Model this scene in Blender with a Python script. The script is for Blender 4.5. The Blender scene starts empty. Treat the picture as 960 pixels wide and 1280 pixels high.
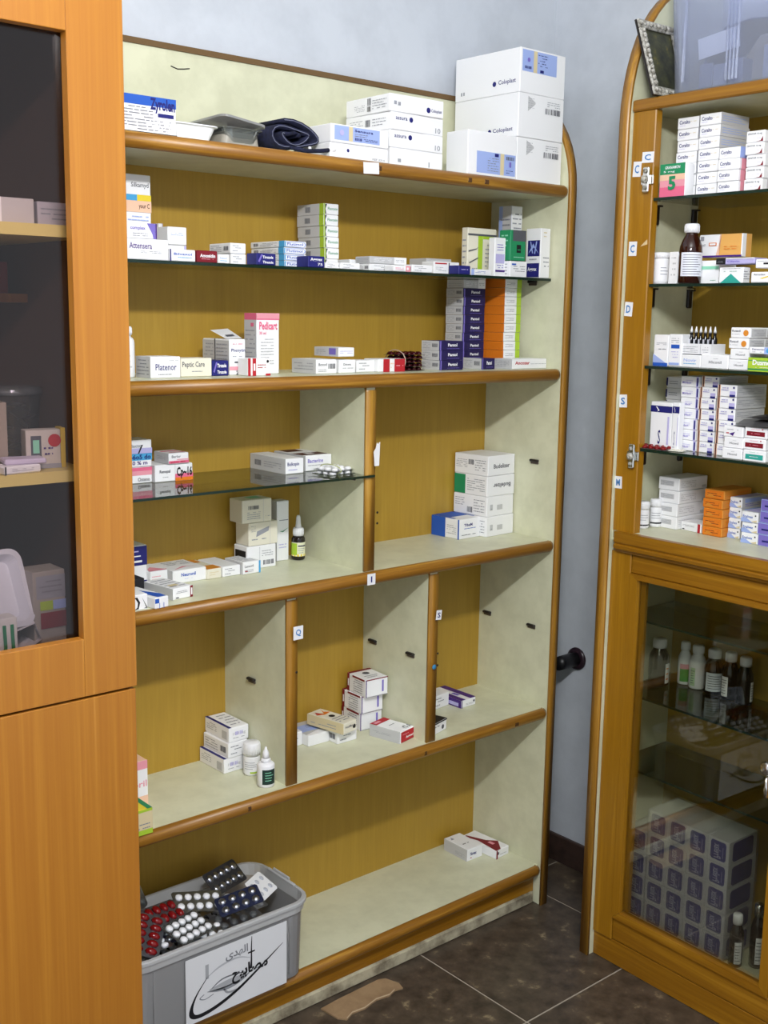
import bpy, math, random
from mathutils import Matrix, Vector
R = random.Random(11)
SC = bpy.context.scene
COL = SC.collection
# ------------------------------------------------------------------ camera
cam = bpy.data.cameras.new('camera')
cam.sensor_fit = 'HORIZONTAL'; cam.sensor_width = 36.0
cam.lens = 1437.352 / 960 * 36.0
cam.clip_start = 0.02
camo = bpy.data.objects.new('camera', cam); COL.objects.link(camo)
_r = Vector((0.7595649, -0.6502477, 0.0154634)); _u = Vector((0.0991663, 0.1392684, 0.9852768)); _f = Vector((0.6428275, 0.7468482, -0.1702660))
camo.matrix_world = Matrix(((_r.x, _u.x, -_f.x, -2.11516), (_r.y, _u.y, -_f.y, -1.82770), (_r.z, _u.z, -_f.z, 1.5), (0, 0, 0, 1)))
SC.camera = camo
# ------------------------------------------------------------------ world, lamp, exposure
SC.view_settings.view_transform = 'Standard'; SC.view_settings.look = 'None'
SC.view_settings.gamma = 1.0; SC.view_settings.use_curve_mapping = False
SC.view_settings.exposure = 0.1
SC.cycles.transparent_max_bounces = 40
wd = bpy.data.worlds.new('room_light'); SC.world = wd; wd.use_nodes = True
wd.node_tree.nodes['Background'].inputs[0].default_value = (0.86, 0.92, 1.0, 1)
wd.node_tree.nodes['Background'].inputs[1].default_value = 0.86
ld = bpy.data.lights.new('tube_lamp', 'POINT'); ld.energy = 23.5; ld.shadow_soft_size = 0.045; ld.color = (0.97, 0.985, 1.0)
for i in range(5):      # a short ceiling tube, lit along its length
    lo = bpy.data.objects.new('tube_lamp', ld); lo.location = (-1.98 + .12 * i, -1.58, 2.26); COL.objects.link(lo)

# ------------------------------------------------------------------ materials
def lin(c):
    if isinstance(c, str):
        c = tuple(int(c[i:i + 2], 16) / 255 for i in (0, 2, 4))
    return tuple((v / 12.92 if v <= 0.04045 else ((v + 0.055) / 1.055) ** 2.4) for v in c) + (1.0,)
MC = {}
def base(name):
    m = bpy.data.materials.new(name); m.use_nodes = True
    nt = m.node_tree; b = nt.nodes['Principled BSDF']
    return m, nt, b
def flat(hexc, rough=0.55, metal=0.0, spec=0.4):
    k = ('f', hexc, rough, metal)
    if k not in MC:
        m, nt, b = base('paint_' + hexc)
        b.inputs['Base Color'].default_value = lin(hexc); b.inputs['Roughness'].default_value = rough
        b.inputs['Metallic'].default_value = metal
        b.inputs['Specular IOR Level'].default_value = spec
        MC[k] = m
    return MC[k]
def N(nt, t, **k):
    n = nt.nodes.new(t)
    for a, v in k.items():
        setattr(n, a, v)
    return n
def ramp(nt, fac, stops):
    r = N(nt, 'ShaderNodeValToRGB'); e = r.color_ramp.elements
    while len(e) < len(stops): e.new(0.5)
    for i, (p, c) in enumerate(stops):
        e[i].position = p; e[i].color = lin(c)
    nt.links.new(fac, r.inputs[0]); return r.outputs[0]
def coords(nt, scale, obj=None):
    t = N(nt, 'ShaderNodeTexCoord'); mp = N(nt, 'ShaderNodeMapping'); mp.inputs['Scale'].default_value = scale
    nt.links.new(t.outputs['Object'], mp.inputs[0]); return mp.outputs[0]
def wood(name, dark, mid, light, stretch, rough=0.4, big=1.0, bump=0.0, ring=0.5):
    m, nt, b = base(name)
    v = coords(nt, stretch)
    n1 = N(nt, 'ShaderNodeTexNoise'); n1.inputs['Scale'].default_value = 1.0 * big; n1.inputs['Detail'].default_value = 6; n1.inputs['Roughness'].default_value = .6; n1.inputs['Distortion'].default_value = 0.4
    n2 = N(nt, 'ShaderNodeTexNoise'); n2.inputs['Scale'].default_value = 6.0 * big; n2.inputs['Detail'].default_value = 3
    nt.links.new(v, n1.inputs['Vector']); nt.links.new(v, n2.inputs['Vector'])
    w = N(nt, 'ShaderNodeMath', operation='MULTIPLY'); w.inputs[1].default_value = 9.0
    nt.links.new(n1.outputs[0], w.inputs[0])
    s = N(nt, 'ShaderNodeMath', operation='SINE'); nt.links.new(w.outputs[0], s.inputs[0])
    a = N(nt, 'ShaderNodeMath', operation='MULTIPLY_ADD'); a.inputs[1].default_value = 0.5 * ring; a.inputs[2].default_value = 0.32
    nt.links.new(s.outputs[0], a.inputs[0])
    c = N(nt, 'ShaderNodeMath', operation='MULTIPLY_ADD'); c.inputs[1].default_value = 0.45
    nt.links.new(n2.outputs[0], c.inputs[0]); nt.links.new(a.outputs[0], c.inputs[2])
    nt.links.new(ramp(nt, c.outputs[0], [(0.05, dark), (0.5, mid), (1.0, light)]), b.inputs['Base Color'])
    b.inputs['Roughness'].default_value = rough
    return m
def speckle(name, c1, c2, scale, rough, c3=None, bump=0.0, stretch=(1, 1, 1), spec=0.4):
    m, nt, b = base(name)
    v = coords(nt, stretch)
    n = N(nt, 'ShaderNodeTexNoise'); n.inputs['Scale'].default_value = scale; n.inputs['Detail'].default_value = 8; n.inputs['Roughness'].default_value = 0.62
    nt.links.new(v, n.inputs['Vector'])
    st = [(0.36, c1), (0.6, c2)] + ([(0.74, c3)] if c3 else [])
    nt.links.new(ramp(nt, n.outputs[0], st), b.inputs['Base Color'])
    b.inputs['Roughness'].default_value = rough; b.inputs['Specular IOR Level'].default_value = spec
    if bump:
        bp = N(nt, 'ShaderNodeBump'); bp.inputs['Strength'].default_value = bump; bp.inputs['Distance'].default_value = 0.004
        nt.links.new(n.outputs[0], bp.inputs['Height']); nt.links.new(bp.outputs[0], b.inputs['Normal'])
    return m
def glassy(name, tint, gloss=1.0, rough=0.0, diffuse=None, dfac=0.0, fac=1.0):
    """thin clear sheet: tinted straight-through light, fresnel gloss, optional milky diffuse share"""
    m = bpy.data.materials.new(name); m.use_nodes = True; nt = m.node_tree; nt.nodes.clear()
    o = N(nt, 'ShaderNodeOutputMaterial'); t = N(nt, 'ShaderNodeBsdfTransparent'); t.inputs[0].default_value = lin(tint)
    g = N(nt, 'ShaderNodeBsdfGlossy'); g.inputs['Roughness'].default_value = rough; g.inputs[0].default_value = (gloss, gloss, gloss, 1)
    cur = t.outputs[0]
    if diffuse:
        d = N(nt, 'ShaderNodeBsdfDiffuse'); d.inputs[0].default_value = lin(diffuse)
        tl = N(nt, 'ShaderNodeBsdfTranslucent'); tl.inputs[0].default_value = lin(diffuse)
        md = N(nt, 'ShaderNodeMixShader'); md.inputs[0].default_value = 0.3
        nt.links.new(d.outputs[0], md.inputs[1]); nt.links.new(tl.outputs[0], md.inputs[2])
        mx = N(nt, 'ShaderNodeMixShader'); mx.inputs[0].default_value = dfac
        nt.links.new(cur, mx.inputs[1]); nt.links.new(md.outputs[0], mx.inputs[2]); cur = mx.outputs[0]
    fr = N(nt, 'ShaderNodeFresnel'); fr.inputs[0].default_value = 1.5
    mf = N(nt, 'ShaderNodeMath', operation='MULTIPLY'); mf.inputs[1].default_value = fac; nt.links.new(fr.outputs[0], mf.inputs[0])
    m2 = N(nt, 'ShaderNodeMixShader')
    nt.links.new(mf.outputs[0], m2.inputs[0]); nt.links.new(cur, m2.inputs[1]); nt.links.new(g.outputs[0], m2.inputs[2])
    nt.links.new(m2.outputs[0], o.inputs[0]); return m

M_wall = speckle('wall_plaster', 'c0c5cd', 'c9ced6', 9, 0.55, bump=0.08)
M_ceil = flat('d8d8d6', 0.9)
M_cream = speckle('cream_laminate', 'cbcbae', 'd7d7ba', 14, 0.38)
M_back = wood('back_panel_veneer', '9f7a26', 'b08c30', 'bc993e', (30, 30, 1.6), 0.5, ring=.3)
M_nose = wood('pine_edging', '8a5c1a', 'b07f2c', 'c59843', (2.2, 60, 60), 0.38, ring=1.0)
M_nosev = wood('pine_edging_upright', '94661f', 'b3832e', 'c59a46', (60, 60, 2.2), 0.35, ring=.8)
M_post = wood('varnished_post', '8c5e0c', 'a57414', 'b7872a', (50, 50, 1.6), 0.35, ring=.6)
M_postx = wood('varnished_rail', '84560c', 'a06f16', 'b4852c', (1.6, 50, 50), 0.35, ring=.8)
M_ward = wood('cherry_laminate', '9c611c', 'ab7124', 'c48c46', (42, 42, .7), 0.33, ring=.75)
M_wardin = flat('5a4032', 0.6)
M_wardshelf = flat('dcc878', 0.5)
M_cut = flat('6b5233', 0.8)
M_tile = speckle('dark_marbled_tile', '3a322a', '574b3f', 22, 0.34, '9a8b6c', stretch=(1, 1, 1))
M_grout = flat('a39a8c', 0.9)
M_skirt = speckle('dark_marble_skirting', '2a211e', '43332d', 16, 0.3)
M_glass = glassy('shelf_glass', 'eaf2ec', 1.0, 0.0, fac=0.9)
M_gedge = flat('15291f', 0.15)
M_pane = glassy('cabinet_pane', 'eff0ea', 1.0, 0.0, fac=0.4)
M_tint = glassy('tinted_pane', 'ebe5e5', 1.0, 0.02, fac=0.6)
M_milky = glassy('milky_plastic', 'fafafb', 0.9, 0.12, 'fdfdfe', 0.33, fac=1.1)
M_rim = glassy('milky_rim', 'f4f5f6', 0.9, 0.12, 'fafbfc', 0.6, fac=1.0)
M_milky2 = glassy('bluish_plastic', 'eceff8', 0.8, 0.25, 'e0e5f2', 0.20, fac=0.5)
M_film = glassy('shrink_film', 'fcfcfd', 0.9, 0.10, 'ececf2', 0.07, fac=0.7)
M_clear = glassy('clear_plastic', 'e4e8e8', 1.0, 0.06, 'd2d6d8', 0.10, fac=1.2)
M_white = flat('e9e9ec', 0.5)
M_wplast = flat('ebebee', 0.3)
M_chrome = flat('d6d6d2', 0.18, 1.0)
M_foil = flat('b9bcc4', 0.28, 1.0)
M_dark = flat('231d1b', 0.45)
M_black = flat('101014', 0.4)
M_amber = flat('2c0f08', 0.08, 0, .6)
M_amberd = flat('1d1412', 0.1, 0, .6)
M_navyc = speckle('navy_cloth', '0b0e22', '171b38', 90, 0.85, bump=.3)
M_card = speckle('brown_cardboard', '8c7152', '9c8160', 20, 0.9)
M_silver = speckle('embossed_silver', '6c675a', 'c9c6bd', 120, 0.3, bump=1.0)

# ------------------------------------------------------------------ mesh building
class MB:
    def __init__(s): s.v = []; s.f = []; s.m = []; s.mats = []; s.sm = []
    def mi(s, mat):
        if mat not in s.mats: s.mats.append(mat)
        return s.mats.index(mat)
    def add(s, vs, fs, mat, mtx=None, smooth=False):
        o = len(s.v); k = s.mi(mat)
        for v in vs:
            v = Vector(v)
            if mtx is not None: v = mtx @ v
            s.v.append(v[:])
        for f in fs: s.f.append([i + o for i in f]); s.m.append(k); s.sm.append(smooth)
        return s
    def box(s, x0, x1, y0, y1, z0, z1, mat, mtx=None, c=0.0):
        if c <= 0:
            vs = [(x, y, z) for z in (z0, z1) for y in (y0, y1) for x in (x0, x1)]
            fs = [(0, 2, 3, 1), (4, 5, 7, 6), (0, 1, 5, 4), (2, 6, 7, 3), (0, 4, 6, 2), (1, 3, 7, 5)]
            return s.add(vs, fs, mat, mtx)
        c = min(c, (x1 - x0) / 3, (y1 - y0) / 3, (z1 - z0) / 3)
        X = (x0, x1); Y = (y0, y1); Z = (z0, z1); vs = []; idx = {}
        for i in (0, 1):
            for j in (0, 1):
                for k in (0, 1):
                    sx, sy, sz = (1 - 2 * i), (1 - 2 * j), (1 - 2 * k)
                    for a in range(3):
                        d = [c * sx, c * sy, c * sz]; d[a] = 0
                        idx[i, j, k, a] = len(vs); vs.append((X[i] + d[0], Y[j] + d[1], Z[k] + d[2]))
        fs = []
        q = lambda *t: fs.append([idx[x] for x in t])
        for i in (0, 1): q((i, 0, 0, 0), (i, 1, 0, 0), (i, 1, 1, 0), (i, 0, 1, 0)); q((0, i, 0, 1), (1, i, 0, 1), (1, i, 1, 1), (0, i, 1, 1)); q((0, 0, i, 2), (1, 0, i, 2), (1, 1, i, 2), (0, 1, i, 2))
        for i in (0, 1):
            for j in (0, 1):
                q((i, j, 0, 0), (i, j, 1, 0), (i, j, 1, 1), (i, j, 0, 1))
                q((i, 0, j, 0), (i, 1, j, 0), (i, 1, j, 2), (i, 0, j, 2))
                q((0, i, j, 1), (1, i, j, 1), (1, i, j, 2), (0, i, j, 2))
                for k in (0, 1): q((i, j, k, 0), (i, j, k, 1), (i, j, k, 2))
        return s.add(vs, fs, mat, mtx)
    def lathe(s, prof, mat, seg=20, mtx=None, smooth=True):
        vs = []; fs = []
        for r, z in prof:
            for k in range(seg):
                a = 2 * math.pi * k / seg; vs.append((r * math.cos(a), r * math.sin(a), z))
        for i in range(len(prof) - 1):
            for k in range(seg):
                fs.append((i * seg + k, i * seg + (k + 1) % seg, (i + 1) * seg + (k + 1) % seg, (i + 1) * seg + k))
        fs.append(list(range(seg))[::-1]); fs.append([(len(prof) - 1) * seg + k for k in range(seg)])
        return s.add(vs, fs, mat, mtx, smooth)
    def sweep(s, path, prof, mat, up, mtx=None, closed=True, smooth=True, caps=True):
        """prof points (a,b): a along fixed axis `up`, b along the in-plane normal of the path"""
        up = Vector(up); P = [Vector(p) for p in path]; n = len(P); vs = []; m = len(prof)
        for i in range(n):
            t = (P[min(i + 1, n - 1)] - P[max(i - 1, 0)]).normalized(); b = t.cross(up).normalized()
            for a, c in prof: vs.append((P[i] + up * a + b * c)[:])
        fs = [(i * m + k, i * m + (k + 1) % m, (i + 1) * m + (k + 1) % m, (i + 1) * m + k) for i in range(n - 1) for k in range(m if closed else m - 1)]
        if caps: fs += [list(range(m))[::-1], [(n - 1) * m + k for k in range(m)]]
        return s.add(vs, fs, mat, mtx, smooth)
    def tube(s, path, r, mat, seg=8, mtx=None):
        P = [Vector(p) for p in path]; n = len(P); vs = []
        for i in range(n):
            t = (P[min(i + 1, n - 1)] - P[max(i - 1, 0)]).normalized()
            a = t.cross(Vector((0.31, 0.2, 0.93))).normalized(); b = t.cross(a)
            rr = r[i] if isinstance(r, (list, tuple)) else r
            for k in range(seg):
                q = 2 * math.pi * k / seg; vs.append((P[i] + a * rr * math.cos(q) + b * rr * math.sin(q))[:])
        fs = [(i * seg + k, i * seg + (k + 1) % seg, (i + 1) * seg + (k + 1) % seg, (i + 1) * seg + k) for i in range(n - 1) for k in range(seg)]
        fs += [list(range(seg))[::-1], [(n - 1) * seg + k for k in range(seg)]]
        return s.add(vs, fs, mat, mtx, True)
    def poly(s, outline, axis, a0, a1, mat, mtx=None):
        """extrude a 2D outline; axis 0: outline is (y,z); 1: (x,z); 2: (x,y)"""
        def P(p, a): return [(a, p[0], p[1]), (p[0], a, p[1]), (p[0], p[1], a)][axis]
        n = len(outline); vs = [P(p, a0) for p in outline] + [P(p, a1) for p in outline]
        fs = [list(range(n))[::-1], list(range(n, 2 * n))] + [(i, (i + 1) % n, n + (i + 1) % n, n + i) for i in range(n)]
        return s.add(vs, fs, mat, mtx)
    def mesh(s, name):
        me = bpy.data.meshes.new(name); me.from_pydata(s.v, [], s.f)
        for m in s.mats: me.materials.append(m)
        me.polygons.foreach_set('material_index', s.m); me.polygons.foreach_set('use_smooth', s.sm)
        me.update()
        import bmesh
        bm = bmesh.new(); bm.from_mesh(me); bmesh.ops.recalc_face_normals(bm, faces=bm.faces[:]); bm.to_mesh(me); bm.free()
        return me
    def build(s, name, parent=None, loc=(0, 0, 0), rz=0.0):
        return put(name, s.mesh(name), parent, loc, rz)
def put(name, me, parent=None, loc=(0, 0, 0), rz=0.0):
    o = bpy.data.objects.new(name, me); COL.objects.link(o); o.location = loc; o.rotation_euler = (0, 0, rz)
    if parent: o.parent = parent
    return o
def tag(o, label=None, cat=None, group=None, kind=None):
    if label: o['label'] = label
    if cat: o['category'] = cat
    if group: o['group'] = group
    if kind: o['kind'] = kind
    return o
def empty(name, loc=(0, 0, 0), rz=0.0):
    o = bpy.data.objects.new(name, None); COL.objects.link(o); o.location = loc; o.rotation_euler = (0, 0, rz); o.empty_display_size = .05
    return o
def child(o, label): o['label'] = label; return o

# ------------------------------------------------------------------ lettering as thin print
GL = {}
def glyphs(text, bold=0.0):
    k = (text, bold)
    if k not in GL:
        cu = bpy.data.curves.new('lettering', 'FONT'); cu.body = text; cu.resolution_u = 2; cu.offset = bold
        ob = bpy.data.objects.new('lettering', cu); COL.objects.link(ob)
        dg = bpy.context.evaluated_depsgraph_get(); me = bpy.data.meshes.new_from_object(ob.evaluated_get(dg))
        vs = [tuple(v.co) for v in me.vertices]; fs = [list(p.vertices) for p in me.polygons]
        bpy.data.objects.remove(ob); bpy.data.curves.remove(cu); bpy.data.meshes.remove(me)
        if vs:
            x0 = min(v[0] for v in vs); x1 = max(v[0] for v in vs); y0 = min(v[1] for v in vs); y1 = max(v[1] for v in vs)
            vs = [((v[0] - x0) / max(x1 - x0, 1e-6), (v[1] - y0) / max(y1 - y0, 1e-6)) for v in vs]
        GL[k] = (vs, fs)
    return GL[k]
PAL = dict(w='f0f0f2', g='9a9ca4', d='55565e', f='85878f', sk='3f7dbd', pn='221a4e', k='16161c', n='1d1f6e', b='2458b8', c='4aa3d6', r='b3202c', dr='7d1424', o='e07a1c', y='e8cf3a', l='a9c837', gr='1f8a5a',
           t='2fa193', p='e79aa8', pk='e46a8c', v='7a6cc0', li='b9b3e0', pu='46217a', pe='edc3a6', gy='c4c4c6', lb='9fb2e6', br='4e2420', mg='8ed4b4', ta='e3ab5c', cr='e6e1cf', or_='d88a2e', st='d9c9a0')
def face_map(face, w, d, h):
    e = 0.00035
    if face == 'F': return w, h, lambda u, v, k: (-w / 2 + u, -d / 2 - e * k, v)
    if face == 'L': return d, h, lambda u, v, k: (-w / 2 - e * k, d / 2 - u, v)
    if face == 'R': return d, h, lambda u, v, k: (w / 2 + e * k, -d / 2 + u, v)
    return w, d, lambda u, v, k: (-w / 2 + u, -d / 2 + v, h + e * k)
def prints(mb, items, face, w, d, h, rng):
    W, H, P = face_map(face, w, d, h); k = 0
    for it in items:
        k += 1; a = it[0]
        def quad(u0, v0, u1, v1, col, kk=k):
            mb.add([P(u0 * W, v0 * H, kk), P(u1 * W, v0 * H, kk), P(u1 * W, v1 * H, kk), P(u0 * W, v1 * H, kk)], [(0, 1, 2, 3)], flat(PAL[col]))
        if a == 'r': quad(*it[1:6])
        elif a == 'l':
            u0, v0, u1, v1, n, col = it[1:]
            for i in range(n):
                vv = v0 + (v1 - v0) * (i + .5) / n; hh = (v1 - v0) / n * .14; u = u0; col = 'f' if col == 'd' else col
                while u < u1 - .01:
                    q = min(u1, u + rng.uniform(.08, .3) * (u1 - u0))
                    if rng.random() < .85: quad(u, vv - hh, q - .012, vv + hh, col)
                    u = q
        elif a == 'b':
            u0, v0, u1, v1, col = it[1:]
            n = 11
            for i in range(n):
                q = u0 + (u1 - u0) * i / n; quad(q, v0, q + (u1 - u0) / n * rng.choice((.35, .6, .75)), v1, col)
        elif a == 't':
            u0, v0, u1, v1, text, col = it[1:7]; vs, fs = glyphs(text, it[7] if len(it) > 7 else 0.012)
            flip = len(it) > 8
            mb.add([P((u0 + (u1 - u0) * ((1 - x) if flip else x)) * W, (v0 + (v1 - v0) * ((1 - y) if flip else y)) * H, k) for x, y in vs], fs, flat(PAL[col]))
        elif a == 'c':
            u, v, r, col = it[1:5]; n = 14
            mb.add([P(u * W + r * H * math.cos(2 * math.pi * i / n), v * H + r * H * math.sin(2 * math.pi * i / n), k) for i in range(n)], [list(range(n))], flat(PAL[col]))
        elif a == 'p':
            mb.add([P(x * W, y * H, k) for x, y in it[1]], [list(range(len(it[1])))], flat(PAL[it[2]]))
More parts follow.
